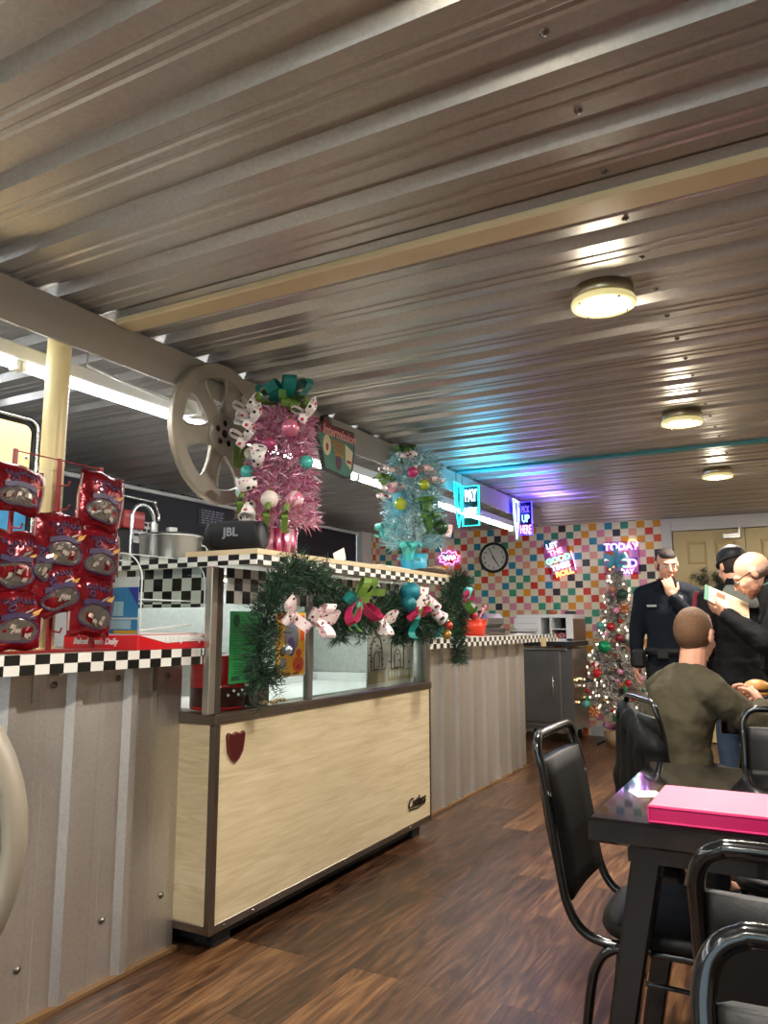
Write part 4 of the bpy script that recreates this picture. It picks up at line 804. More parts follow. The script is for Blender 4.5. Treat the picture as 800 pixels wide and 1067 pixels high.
BT=(-1.895,3.86); BT1=P('aqua_tinsel','#a6d6da',.3,.3); BT2=P('blue_tinsel','#6fb0bd',.3,.3); BT3=P('ice_tinsel','#dceef0',.2,.5)
t,_=tinsel_tree('blue_tinsel_tree','pale blue tinsel tree with ribbons and balls on the far end of the bar',BT,1.60,2.13,lambda u:.175 if u<.35 else (.165-.02*u if u<.95 else .12),[(BT1,.38),(BT2,.24),(BT3,.38)],P('blue_pot','#3aa7c6',.35),12,4600)
b=MB().mat(WHITE); b.lathe([(.04,.05),(.05,.05),(.05,.10),(.04,.10)],(BT[0],BT[1]-.01,1.446)); put('label_band',b,t)
for az,z,r,nm in ((-30,2.03,.15,'pink dotted bow high on the left of the blue tree'),(10,2.10,.13,'pink dotted bow at the very top of the blue tree'),(45,2.02,.15,'pink dotted bow high on the right of the blue tree'),(-20,1.93,.16,'pink dotted bow above the magenta ball on the blue tree'),(70,1.96,.15,'pink dotted bow at the far right of the blue tree'),(-45,1.88,.15,'pink dotted bow half way up the left of the blue tree')):
    ribbon_bow('ribbon_bow',nm,at_tree(BT,az,r,z),[(PPAT if az!=10 else DOT,fan(5,.068,.034,-5,rg,'l',-140,220))])
for az,z,m,nm in ((-55,2.0,LIME,'lime bow at the upper left of the blue tree'),(-55,1.72,AQUA,'aqua bow at the lower left of the blue tree'),(15,1.60,AQUA,'aqua bow hanging at the foot of the blue tree'),(50,1.85,GREENR,'green bow half way up the right of the blue tree'),(-20,2.15,GREENR,'olive ribbon sprouting from the top of the blue tree'),(60,1.75,GREENR,'dark green bow low on the right of the blue tree')):
    ribbon_bow('ribbon_bow',nm,at_tree(BT,az,.16 if z<2.1 else .08,z),[(m,fan(4,.075,.036,0,rg,'l',-150,220)),(m,fan(3,.09,.03,-50,rg,'t',-130,200))])
ornament(at_tree(BT,5,.20,1.82),.034,LMB,'lime ball ornament at the middle front of the blue tree')
ornament(at_tree(BT,25,.18,2.0),.030,MAG,'magenta ball ornament high on the blue tree')
ornament(at_tree(BT,-15,.18,1.92),.030,P('rose_ball','#d99aa8',.3),'soft pink ball ornament on the left of the blue tree')
ornament(at_tree(BT,80,.185,1.70),.042,DKG,'dark green ball ornament at the right edge of the blue tree')
ornament(at_tree(BT,45,.18,1.93),.030,LMB,'lime ball ornament upper right on the blue tree')
b=MB().mat(PPAT); b.box((-1.80,3.95,1.67),(-1.73,4.03,1.745),.006,rot=Matrix.Rotation(.2,3,'Y')); solo('gift_cube',b,'small pink dotted gift cube low on the right of the blue tree','gift',(-1.75,4.0,1.66))
b=MB().mat(P('gift_blue','#5fb0c4',.3)); b.box((-1.95,3.70,1.77),(-1.89,3.77,1.90),.006,rot=Matrix.Rotation(.15,3,'X')); solo('gift_tube',b,'tall pale blue gift box on the left side of the blue tree','gift',(-1.88,3.7,1.76))

# black loudspeaker on the bar
t=thing('portable_speaker','black cylindrical portable speaker lying on the left end of the bar','speaker',(-1.84,2.25,1.445))
ax=V((.97,.26,0)).normalized(); c=V((-1.875,2.285,1.505)); fab=P('speaker_fabric','#141519',.75,bump=.3,bscale=400)
b=MB().mat(fab); b.lathe([(.045,-.105),(.052,-.097),(.058,-.07),(.060,0),(.058,.07),(.052,.097),(.045,.105)],c,32,ax); put('body',b,t)
for sg_ in (1,-1): b=MB().mat(BLKMAT); b.lathe([(.054,.09),(.056,.098),(.054,.11),(.044,.112),(.040,.102),(.001,.10)],c,32,ax*sg_); put('end_ring',b,t)
for sg_ in (1,-1): b=MB().mat(P('cone_grey','#33343a',.4)); b.lathe([(.040,.103),(.03,.108),(.012,.104),(.001,.106)],c,26,ax*sg_); put('bass_cone',b,t)
nn=V((.26,-.97,0)).normalized(); rt2=ax
b=MB().mat(P('logo_grey','#8d9096',.35)); b.text('JBL',c+nn*.0605+V((0,0,.008)),rt2,(0,0,1),.045,.003,bold=.001); put('logo',b,t)
b=MB().mat(BLKMAT); b.box((c.x-.07,c.y-.02,1.445),(c.x+.07,c.y+.02,1.452),.002,rot=Matrix.Rotation(.26,3,'Z')); put('rest',b,t)

# papers, plate and bread on the bar
b=MB().mat(PAPER)
for k in range(4): b.box((-2.02,3.05+k*.06,1.446+k*.0035),(-1.78,3.75-k*.05,1.449+k*.0035),rot=Matrix.Rotation(.04*k-.05,3,'Z'))
solo('paper_stack',b,'loose white paper sheets lying on the bar left of the blue tree','papers',(-1.9,3.4,1.446))
b=MB().mat(PAPER); b.box((-1.80,2.86,1.446),(-1.797,2.955,1.50),rot=Matrix.Rotation(.35,3,'X')); solo('table_card',b,'small white folded card standing on the bar right of pink tree','card',(-1.80,2.9,1.446))
b=MB().mat(P('dark_wreath','#4a362b',.7,bump=.8,bscale=60)); b.lathe([(.06,0),(.13,.004),(.15,.02),(.12,.034),(.07,.03),(.06,0)],(-1.88,3.93,1.446),24); solo('brown_wreath',b,'low brown twig wreath around the foot of the blue tree','wreath',(-1.88,3.93,1.446))
b=MB().mat(P('bread_crust','#b98a62',.5,bump=.2,bscale=20)); b.ell((-1.87,4.08,1.476),(.05,.10,.03),seg=20); b.mat(P('bread_slash','#d9b792',.6))
for k in range(4): b.tube([(-1.85,4.02+k*.035,1.503),(-1.82,4.035+k*.035,1.492)],.005,6)
solo('bread_loaf',b,'small crusty loaf at the right end of the bar','bread',(-1.87,4.08,1.446))
# clear acrylic menu stand
b=MB().mat(ACRYL); b.box((-2.03,2.74,1.446),(-2.025,2.90,1.60)); b.mat(MATS['acrylic_edge']); b.tube([(-2.03,2.90,1.446),(-2.03,2.90,1.66)],.004,6); b.tube([(-2.03,2.74,1.446),(-2.03,2.74,1.60),(-2.03,2.90,1.66)],.003,6); solo('acrylic_stand',b,'clear acrylic holder standing right behind the pink tinsel tree','holder',(-2.03,2.8,1.446))

# ------------------------------------------------------------------ evergreen garland along the bar
def needles(b,pts,n,ln,rad,rg,wd=.0016,mats=None):
    pts=[V(p) for p in pts]; seg=[(pts[i+1]-pts[i]).length for i in range(len(pts)-1)]; tot=sum(seg)
    for k in range(n):
        s_=rg.random()*tot; i=0
        while s_>seg[i] and i<len(seg)-1: s_-=seg[i]; i+=1
        t=(pts[i+1]-pts[i]).normalized(); p=pts[i]+t*s_; u=t.orthogonal().normalized(); q=t.cross(u); a=rg.random()*2*PI
        out=u*math.cos(a)+q*math.sin(a); r0=rad*rg.random()
        p=p+out*r0; d=(out+t*rg.uniform(-.5,1.0)+V((rg.gauss(0,.25),rg.gauss(0,.25),rg.gauss(-.05,.25)))).normalized()*ln*rg.uniform(.6,1.2)
        w_=d.cross(V((rg.gauss(0,1),rg.gauss(0,1),rg.gauss(0,1)))).normalized()*wd
        if mats: b.mat(mats[rg.randrange(len(mats))])
        b.add([p-w_,p+w_,p+d],[(0,1,2)])
GN=[P('needle_dark','#0c1f15',.6),P('needle_mid','#163522',.6),P('needle_mid2','#122b1d',.6),P('needle_lite','#2f5a34',.6)]
GP=[(2.225,.955),(2.20,1.02),(2.195,1.09),(2.205,1.16),(2.235,1.23),(2.28,1.30),(2.36,1.365),(2.46,1.385),(2.56,1.355),(2.66,1.29),(2.78,1.215),(2.90,1.185),(3.04,1.20),(3.16,1.255),(3.26,1.285),(3.36,1.24),(3.48,1.18),(3.60,1.155),(3.72,1.19),(3.84,1.29),(3.95,1.39),(4.04,1.44)]
GX=-1.685
gar=thing('evergreen_garland','dark green evergreen garland draped along the front of the bar','garland',(GX,3.1,.95))
path=[(GX+.012*math.sin(i*2.1),y,z) for i,(y,z) in enumerate(GP)]
rg=random.Random(21)
b=MB(); needles(b,path,9500,.058,.055,rg,.0018,GN)
for i in range(len(path)-1):        # side twigs
    for k in range(7):
        a=V(path[i]).lerp(V(path[i+1]),rg.random()); d=V((rg.uniform(-.1,.7),rg.gauss(0,.7),rg.gauss(-.3,.8))).normalized()*.10; needles(b,[a,a+d],55,.035,.006,rg,.0015,GN)
put('needles',b,gar)
b=MB().mat(P('garland_wire','#1a2318',.7)); b.tube(path,.006,6); put('wire',b,gar)
b=MB(); tailp=[(GX,4.02,1.43),(GX+.005,4.075,1.36),(GX,4.06,1.27),(GX-.01,4.02,1.19),(GX,3.99,1.10),(GX,3.985,1.02),(GX,4.0,.955)]
needles(b,tailp,3300,.05,.035,rg,.0017,GN); put('right_tail',b,gar)
b=MB(); needles(b,[(GX,3.30,1.22),(GX,3.28,1.14),(GX,3.27,1.08)],1200,.05,.03,rg,.0017,GN); needles(b,[(GX,3.42,1.18),(GX,3.46,1.10)],700,.05,.03,rg,.0017,GN); needles(b,[(GX,2.70,1.25),(GX,2.72,1.16),(GX,2.73,1.10)],900,.05,.03,rg,.0017,GN); put('hanging_sprig',b,gar)
FX=GX+.065
def gl(y,z,dx=0): return V((FX+dx,y,z))
bowdirs=lambda *a: [('l' if len(q)<4 else q[3],V(q[:3]),V((.5,.3,.7)),.085,.038) for q in a]
ribbon_bow('ribbon_bow','white pink-dotted ribbon bow on the left hanging tail of the garland',gl(2.29,1.205),[(PPAT,bowdirs((.4,-.8,-.2),(.3,-.5,.5),(.5,.2,-.4)))])
ribbon_bow('ribbon_bow','larger dotted ribbon bow right of the white one on the garland tail',gl(2.46,1.19),[(PPAT,[('l',V((.3,.7,.1)),V((.5,0,.8)),0.0960,0.0468),('l',V((.3,-.7,.2)),V((.5,0,.8)),0.0880,0.0468),('l',V((.5,.1,-.6)),V((.3,.7,0)),0.0880,0.0429),('l',V((.5,.3,.6)),V((.3,.7,0)),0.0800,0.0429)])])
ribbon_bow('ribbon_bow','hot pink and teal bow with lime tails over the mid window post',gl(2.76,1.27),[(PINKR,[('l',V((.25,-.75,-.6)),V((.8,.1,.4)),0.1520,0.0390),('l',V((.25,.75,-.45)),V((.8,.1,.4)),0.1520,0.0351)]),(TEALR,[('l',V((.2,-.9,.1)),V((.6,.2,.6)),0.1200,0.0429),('t',V((.1,-.4,-.8)),V((.4,.8,0)),0.1120,0.0312)]),(LIME,[('l',V((.3,.6,.6)),V((.4,.3,.7)),0.1200,0.0390),('l',V((.3,.2,.8)),V((.4,.8,0)),0.1040,0.0390),('t',V((.3,.9,.3)),V((.3,0,.9)),0.1600,0.0312)]),(GREENR,[('t',V((.1,.05,-1)),V((.3,.9,0)),0.1200,0.0156),('t',V((.2,-.6,-.7)),V((.3,.9,0)),0.1600,0.0117)])])
ribbon_bow('ribbon_bow','dotted white ribbon bow at the right end of the first swag',gl(2.98,1.185),[(DOT,[('l',V((.3,.8,.3)),V((.5,-.2,.8)),0.0880,0.0429),('l',V((.3,-.6,-.4)),V((.5,-.2,.8)),0.0800,0.0429),('l',V((.4,.2,-.8)),V((.3,.8,0)),0.0720,0.0390)])])
ornament(gl(3.235,1.32,.01),.050,P('teal_glitter','#1c7d8d',.25,.4,bump=.3,bscale=300),'large teal glitter ball at the peak of the garland')
ornament(gl(3.20,1.265,.02),.038,P('teal_glitter_dark','#176a72',.28,.4,bump=.3,bscale=300),'smaller teal glitter ball just under the large teal one on the garland')
ribbon_bow('ribbon_bow','hot pink looped bow with teal tails below the teal glitter balls',gl(3.30,1.225),[(PINKR,[('l',V((.3,-.85,-.15)),V((.7,0,.6)),0.1040,0.0468),('l',V((.3,.85,.1)),V((.7,0,.6)),0.0960,0.0429)]),(TEALR,[('t',V((.2,-.4,-.8)),V((.4,.8,0)),0.1280,0.0390)]),(LIME,[('l',V((.2,.5,.7)),V((.5,.5,.2)),0.0960,0.0390),('t',V((.2,.8,.4)),V((.3,0,.9)),0.1120,0.0351)]),(DOT,[('l',V((.2,.35,.9)),V((.5,.7,0)),0.1360,0.0468),('l',V((.2,.7,.6)),V((.5,.4,.2)),0.1120,0.0390)])])
paper_cup(gl(3.50,1.24),(.4,.55,-.45),'dotted paper cup hanging right of the pink looped bow on the garland')
paper_cup(gl(3.44,1.30),(.3,.5,-.6),'dotted paper cup lying above the pink looped bow on the garland')
ornament(gl(3.62,1.20),.030,TURQ,'turquoise ball on the right swag of the garland'); ornament(gl(3.70,1.165),.026,P('red_ball','#b5352a',.25,.2),'small red ball between turquoise and gold balls on the garland')
ornament(gl(3.68,1.12),.026,GOLDB,'small gold ball under the red ball on the garland'); ornament(gl(2.93,1.33,-.02),.036,P('black_star_ball','#20262e',.3,.2,bump=.3,bscale=100),'dark starry ball high on the first swag of the garland')
ornament(gl(3.30,1.17),.020,TURQ,'tiny turquoise ball beneath the pink looped bow'); ornament(gl(2.31,1.08,-.03),.020,P('silver_ball','#c9d2d6',.15,.8),'small silver ball on the left hanging tail of the garland')
ribbon_bow('ribbon_bow','pink and dotted bow on the right hanging end of the garland',gl(3.93,1.30),[(PINKR,[('l',V((.3,-.5,.5)),V((.6,.2,.6)),0.0720,0.0390),('l',V((.3,.6,.1)),V((.6,.2,.6)),0.0640,0.0390)]),(AQUA,[('l',V((.2,.3,.9)),V((.5,.7,0)),0.0800,0.0390)]),(DOT,[('l',V((.3,.7,-.4)),V((.5,0,.7)),0.0800,0.0351)]),(GREENR,[('l',V((.3,.5,-.7)),V((.6,.3,.2)),0.0880,0.0390),('t',V((.3,.7,-.3)),V((.3,0,.9)),0.0960,0.0312)])])
ornament(gl(4.06,1.22),.024,P('red_ball2','#c33b3b',.25,.2),'small red ball at the right edge of the garland end')
# clip lamp at the cabinet end
t=thing('clip_lamp','small bright white lamp under the right end of the bar','lamp',(-1.86,3.92,1.37)); b=MB().mat(WHITE); b.cyl((-1.90,3.90,1.384),(-1.90,3.90,1.36),.03); put('shade',b,t); b=MB().mat(P('spot_glow','#ffffff',.5,emit=8,ecol='#ffffff')); b.ell((-1.90,3.90,1.352),(.026,.026,.016)); put('bulb',b,t)

# ------------------------------------------------------------------ things on the right counter and the back of the kitchen
def tub(name,x,y,r,h,m,label,cat='tub',z=1.084):
    b=MB().mat(m); b.lathe([(.001,0),(r*.85,0),(r,h),(r*.96,h),(r*.82,.005),(.001,.005)],(x,y,z),28); b.lathe([(r,h-.012),(r+.006,h-.008),(r+.006,h),(r*.97,h)],(x,y,z),28); return solo(name,b,label,cat,(x,y,z))
tub('plastic_tub',-2.32,4.75,.10,.115,P('teal_tub','#1d8a80',.3),'teal plastic tub on the right counter behind the garland tail')
tub('plastic_tub',-2.35,5.05,.10,.115,P('teal_tub2','#2a9b8c',.3),'lighter teal plastic tub on the right counter beside the green one')
tub('plastic_tub',-2.33,5.35,.09,.12,P('green_tub','#0f7f57',.3),'green plastic tub on the right counter left of the red tub')
tub('plastic_tub',-2.30,5.72,.12,.13,P('red_tub','#de3a1f',.3),'orange red plastic tub of spoons on the right counter')
b=MB().mat(P('pink_spoon','#e58fa0',.35))
for k,(dx,dy) in enumerate(((.0,.06),(.04,.08),(-.04,.05),(.02,-.03),(.05,.1))): b.tube([(-2.30,5.72,1.10),(-2.30+dx,5.72+dy*1.5,1.26+.01*k)],.005,6); b.ell((-2.30+dx*1.1,5.72+dy*1.6,1.275+.01*k),(.012,.012,.02))
solo('spoon_bunch',b,'pink plastic spoons sticking out of the orange red tub','spoons',(-2.3,5.72,1.1),kind='stuff')
b=MB().mat(mk_glass('jar_glass','#eef6f4',.12)); b.lathe([(.001,0),(.06,0),(.062,.01),(.062,.17),(.058,.17),(.056,.012),(.001,.012)],(-2.55,5.6,1.08),24); b.mat(P('straw_white','#e9e4df',.4))
for k in range(7): a=k*.9; b.tube([(-2.55+.03*math.cos(a),5.6+.03*math.sin(a),1.095),(-2.55+.05*math.cos(a),5.6+.05*math.sin(a),1.25)],.008,6)
solo('straw_jar',b,'clear jar of pale straws behind the orange red tub','jar',(-2.55,5.6,1.08))
b=MB().mat(PAPER); b.box((-2.35,6.15,1.0845),(-2.12,6.75,1.09),.002,rot=Matrix.Rotation(.1,3,'Z')); b.mat(P('clip_brown','#8a7560',.5)); b.box((-2.33,6.0,1.092),(-2.15,6.4,1.10),rot=Matrix.Rotation(.1,3,'Z')); solo('order_papers',b,'white order papers lying on the right counter near its far end','papers',(-2.24,6.45,1.08))
b=MB().mat(P('tag_kraft','#c7b182',.6)); b.box((-1.959,6.42,.985),(-1.945,6.54,1.06),.002); solo('price_tag',b,'small kraft tag hanging under the far counter edge','tag',(-1.95,6.48,.985))
t=thing('lid_press','grey metal lidded warmer on the right counter before the tile wall','appliance',(-2.72,7.0,1.08))
b=MB().mat(DKSTEEL); b.box((-2.75,6.45,1.085),(-2.45,6.93,1.14),.006); put('base',b,t); b=MB().mat(STEEL); b.box((-2.75,6.45,1.14),(-2.45,6.93,1.27),.04); put('lid',b,t)
# steel cooler with diamond plate side and white machine on top
t=thing('steel_cooler','dark stainless cooler on casters with diamond plate side beside the Christmas tree','cooler',(-2.35,8.0,0))
FX0,FX1,FY0,FY1=-2.66,-2.03,7.72,8.30
CSM=P('cooler_steel','#8a8885',.42,1,bump=.02,bscale=60,var=.1)
b=MB().mat(CSM); b.box((FX0,FY0,.13),(FX1-.006,FY1,.93),.004); put('body',b,t)
b=MB().mat(CSM); b.box((FX0+.02,FY0-.035,.20),(FX1-.12,FY0-.002,.91),.008); put('door',b,t); dr=b
b=MB().mat(STEEL); b.box((FX0,FY0-.04,.912),(FX1-.05,FY0,.945),.006); b.box((FX0+.02,FY0-.03,.165),(FX1-.12,FY0-.002,.19),.004); put('door_trim',b,t)
b=MB().mat(CHROME); b.tube([(FX1-.19,FY0-.036,.66),(FX1-.19,FY0-.075,.65),(FX1-.19,FY0-.075,.50),(FX1-.19,FY0-.036,.49)],.009,8); b.box((FX1-.21,FY0-.04,.47),(FX1-.17,FY0-.034,.50)); put('handle',b,t)
b=MB().mat(P('diamond_plate','#b9b4ac',.28,1)); b.box((FX1-.006,FY0,.13),(FX1,FY1,.93))
k=0
for i in range(11):
    for j in range(18):
        y=FY0+.03+i*.052; z=.16+j*.044; s_=1 if (i+j)%2 else -1; b.add([(FX1+.0001,y-.018,z-.012*s_),(FX1+.004,y,z+.004),(FX1+.0001,y+.018,z+.012*s_),(FX1+.004,y,z-.004)],[(0,3,1),(3,2,1)])
put('diamond_plate',b,t)
for x in (FX0+.08,FX1-.08):
    for y in (FY0+.08,FY1-.08):
        b=MB().mat(BLKMAT); b.lathe([(.001,-.015),(.05,-.015),(.055,-.008),(.055,.008),(.05,.015),(.001,.015)],(x,y,.055),20,V((1,0,0))); b.mat(STEEL); b.box((x-.022,y-.02,.06),(x-.017,y+.02,.13)); b.box((x+.017,y-.02,.06),(x+.022,y+.02,.13)); put('caster',b,t)
b=MB().mat(P('black_top','#17171a',.4)); b.box((FX0-.1,FY0-.06,.955),(FX1+.015,FY1+.02,1.0),.004); put('top_board',b,t)
t=thing('white_food_machine','white boxy food machine with open slots standing on the steel cooler','appliance',(-2.35,8.0,1.0))
b=MB().mat(WHITE); b.box((-2.62,7.76,1.001),(-2.03,7.80,1.03)); b.box((-2.62,7.76,1.24),(-2.03,8.28,1.275),.004); b.box((-2.62,7.76,1.001),(-2.36,8.28,1.24),.004); b.box((-2.10,7.76,1.001),(-2.03,8.28,1.24),.004); b.box((-2.27,7.77,1.03),(-2.25,8.28,1.24)); b.box((-2.36,8.2,1.0),(-2.1,8.28,1.24)); b.box((-2.25,7.77,1.12),(-2.1,8.28,1.13)); put('case',b,t)
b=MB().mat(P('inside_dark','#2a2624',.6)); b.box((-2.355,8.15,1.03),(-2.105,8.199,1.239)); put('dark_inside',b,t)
b=MB().mat(P('machine_label','#d64c50',.4)); b.box((-2.23,7.86,1.03),(-2.12,7.95,1.085),.004); b.mat(PAPER); b.lathe([(.018,0),(.026,0),(.026,.004),(.018,.004)],(-2.17,7.859,1.06),14,V((0,-1,0))); put('red_pack',b,t)
b=MB().mat(P('side_bronze','#8d7460',.3,.8)); b.box((-2.03,7.78,1.01),(-2.026,8.27,1.23)); put('side_panel',b,t)
b=MB().mat(WHITE); b.box((-2.66,7.70,1.10),(-2.40,7.755,1.11)); b.box((-2.64,7.745,1.13),(-2.38,7.755,1.24)); b.mat(P('grey_line','#b9b6b0',.5)); b.box((-2.62,7.744,1.18),(-2.40,7.746,1.184)); put('door_flap',b,t)
b=MB().mat(P('clutter_dark','#4a423c',.5)); b.box((-2.16,7.95,1.276),(-2.06,8.05,1.31),.006); b.mat(P('clutter_red','#c2663f',.5)); b.ell((-2.33,8.1,1.30),(.05,.05,.025)); solo('small_gadget',b,'small dark and copper gadgets on top of the white machine','gadget',(-2.2,8.0,1.276))
# string lights on the cooler side; glowing dots also stand for their reflections
b=MB().mat(P('warm_bulb_glint','#ffd7a0',.4,emit=6,ecol='#ffc98a'))
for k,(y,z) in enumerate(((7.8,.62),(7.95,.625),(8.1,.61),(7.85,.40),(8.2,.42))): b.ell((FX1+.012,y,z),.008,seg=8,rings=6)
b.mat(P('lead_green','#27402c',.6)); b.tube([(FX1+.01,7.75,.615),(FX1+.012,7.95,.62),(FX1+.02,8.3,.60)],.003,5); b.tube([(FX1+.01,7.8,.40),(FX1+.02,8.3,.42)],.003,5); solo('warm_lead_glints',b,'two short runs of warm lights and glowing reflection dots across the diamond plate cooler side','string lights',(FX1+.012,8.0,.4))

# ------------------------------------------------------------------ flocked Christmas tree
TX,TY=-1.62,7.98
xt=thing('christmas_tree','tall flocked artificial Christmas tree with lights before the tile wall','tree',(TX,TY,0))
rg=random.Random(33); fol=MB(); NG=[P('flock_green','#4a5148',.6),P('flock_grey','#8a8478',.7),P('flock_white','#e4ddd0',.75),P('flock_brown','#5a4a3c',.7)]
wts=[0,1,1,2,2,2,2,3]; tips=[]
wood=MB().mat(P('branch_wire','#4b4136',.7))
for i in range(330):
    u=rg.random()**1.25; z=.30+1.42*u; rad=(.37*(1-u)**.85+.045)*(1 if z>.42 else .8); a=i*2.39996+rg.uniform(-.3,.3); l=rad*rg.uniform(.7,1.05)
    d=V((math.cos(a),math.sin(a),rg.uniform(-.18,.3))); p0=V((TX,TY,z)); p1=p0+d*l; wood.tube([p0,p1],.003,4)
    s0=p0.lerp(p1,.25); needles(fol,[s0,p1],70,.048,.008,rg,.0026,[NG[k] for k in wts]); tips.append((p1,d,u))
    for sgn in (1,-1):
        q=p0.lerp(p1,.6); e=q+V((math.cos(a+sgn*.7),math.sin(a+sgn*.7),rg.uniform(-.1,.25)))*l*.36; needles(fol,[q,e],34,.042,.006,rg,.0026,[NG[k] for k in wts]); tips.append((e,d,u))
needles(fol,[(TX,TY,1.70),(TX,TY,1.80)],90,.04,.01,rg,.0022,[NG[0],NG[1],NG[2]])
put('branches',fol,xt); wood.cyl((TX,TY,.12),(TX,TY,1.79),.016,.006,seg=10); put('trunk',wood,xt)
b=MB().mat(BLKMETAL); b.cyl((TX,TY,.05),(TX,TY,.20),.026,seg=14)
for k in range(4): a=PI/4+k*PI/2; b.tube([(TX,TY,.12),(TX+.30*math.cos(a),TY+.30*math.sin(a),.012)],.010,8)
put('stand',b,xt)
sl=thing('string_lights','warm white fairy lights wound through the flocked Christmas tree','string lights',(TX,TY,.3))
front=[q for q in tips if (q[0].x-TX)*.1-(q[0].y-TY)>-.12]; rg.shuffle(front); FB=P('fairy_bulb','#fff0d8',.4,emit=5,ecol='#fff0d6')
bm_=MB().mat(FB); bm_.ell((0,0,0),(.0065,.0065,.010),seg=8,rings=6); bmesh_=bm_.mesh('bulb')
for p,d,u in front[:98]: o=bpy.data.objects.new('bulb',bmesh_); COL.objects.link(o); o.parent=sl; o.location=p+d*.02+V((0,-.012,.012))-V((TX,TY,.3))
b=MB().mat(P('light_cable','#2f3b2d',.6)); b.tube([(TX+(.37*(1-k/120)**.85+.04)*math.cos(k*.42),TY+(.37*(1-k/120)**.85+.04)*math.sin(k*.42),.33+1.4*k/120) for k in range(121)],.002,4); put('cable',b,sl)
def onx(az,z,o=.01):
    u=(z-.30)/1.42; r=.37*max(0,1-u)**.85+.045+o; a=R(az); return V((TX+r*math.sin(a),TY-r*math.cos(a),z))
RB=P('tree_red','#b9262c',.2,.2); GB=P('tree_green','#0f8a55',.2,.3); LB=P('tree_pink','#d98fae',.25,.2); TB=P('tree_teal','#5aa79a',.3,.2); CB=P('tree_copper','#b9714a',.3,.3); DG2=P('tree_darkgreen','#2c4a35',.3,.2); WB=P('tree_white','#e4dcd2',.3)
ornament(onx(-18,.955,.03),.062,GB,'big shiny green ball ornament on the front of the Christmas tree')
ornament(onx(30,1.47,.03),.055,DG2,'dark green ball ornament near the top right of the Christmas tree')
ornament(onx(-8,1.15),.042,RB,'red ball ornament on the Christmas tree up from the big green ball')
ornament(onx(-40,1.16),.042,TB,'teal ball ornament at the left edge of the Christmas tree')
ornament(onx(-30,.70),.045,RB,'red ball ornament down left of the big green ball')
ornament(onx(-36,.775),.036,stripes('candy_ball','#b9262c','#f1e7de',5),'red and white striped ball just over the lower left red ball')
ornament(onx(5,1.31),.034,LB,'pink ball ornament in the upper middle of the Christmas tree')
ornament(onx(12,1.04),.040,P('tree_maroon','#7e2530',.25,.2),'maroon ball ornament in the middle of the Christmas tree')
ornament(onx(32,1.05),.036,WB,'white ball ornament right of the maroon ball on the Christmas tree')
ornament(onx(-45,.40),.040,TB,'teal ball ornament low on the left of the Christmas tree')
ornament(onx(40,.74),.038,P('tree_wine','#6a1f2c',.25,.2),'wine red ball ornament low on the right of the Christmas tree')
ornament(onx(42,.66),.034,LB,'pink ball ornament just under the wine red ball')
ornament(onx(10,.72),.028,LB,'small pink ball low in the middle of the Christmas tree')
ornament(onx(22,.62),.030,RB,'small red ball low in the middle right of the Christmas tree')
ornament(onx(-12,1.52),.034,P('tree_coral','#c67a5c',.35),'coral ball ornament near the top left of the Christmas tree')
for k in range(26):
    az=rg.uniform(-60,70); z=rg.uniform(.36,1.5); ornament(onx(az,z,-.01),rg.uniform(.016,.024),(RB,WB,GOLDB,LB,GB,CB)[k%6],'small ball ornament among the branches of the flocked Christmas tree','small tree baubles')
for az,z,nm in ((-26,.335,'low left'),(38,.93,'right'),(30,1.33,'upper right')):
    o=onx(az,z,.02); b=MB().mat(CB)
    for k in range(6): a=2*PI*k/6; b.ell(o+V((.035*math.cos(a),-.008,.035*math.sin(a))),(.026,.010,.017),rot=Matrix.Rotation(-a,3,'Y'),seg=10,rings=6)
    b.mat(GOLDB); b.ell(o+V((0,-.014,0)),.014,seg=10,rings=6); solo('flower_pick',b,'copper poinsettia flower pick on the %s side of the Christmas tree'%nm,'flower',o-V((0,0,.05)))
t=thing('tree_topper','turquoise and lavender bow topper on the Christmas tree tip','topper',(TX,TY,1.74)); b=MB().mat(P('topper_blue','#5fb6cf',.3))
for d in ((.8,-.5,.4),(-.8,-.5,.4),(.5,-.6,-.5),(-.5,-.6,-.5),(.1,-.4,.9)): bowloop(b,(TX,TY,1.82),d,V((d[2],.2,-d[0])),.13,.05)
put('ribbon_loops',b,t); b=MB().mat(P('topper_lav','#a98bd0',.3))
for d in ((.9,-.3,-.1),(-.9,-.3,-.1),(.3,-.5,-.8),(.5,-.3,.8)): bowloop(b,(TX,TY,1.80),d,V((d[2],.3,-d[0])),.12,.04)
put('ribbon_loops',b,t)
t=thing('tree_gift','brown paper pot with plum bow standing under the Christmas tree','gift',(TX-.16,TY-.1,0)); b=MB().mat(P('kraft_pot','#8a6f52',.7)); b.lathe([(.001,0),(.06,0),(.085,.15),(.078,.15),(.05,.01),(.001,.01)],(TX-.06,TY-.22,.0),20); put('pot',b,t); b=MB().mat(P('plum_bow','#6a2f4e',.4)); bowloop(b,(TX-.04,TY-.29,.19),(.6,-.3,.3),(.2,.5,.8),.1,.05); bowloop(b,(TX-.04,TY-.29,.19),(-.6,-.3,.3),(.2,.5,.8),.1,.05); put('bow',b,t)

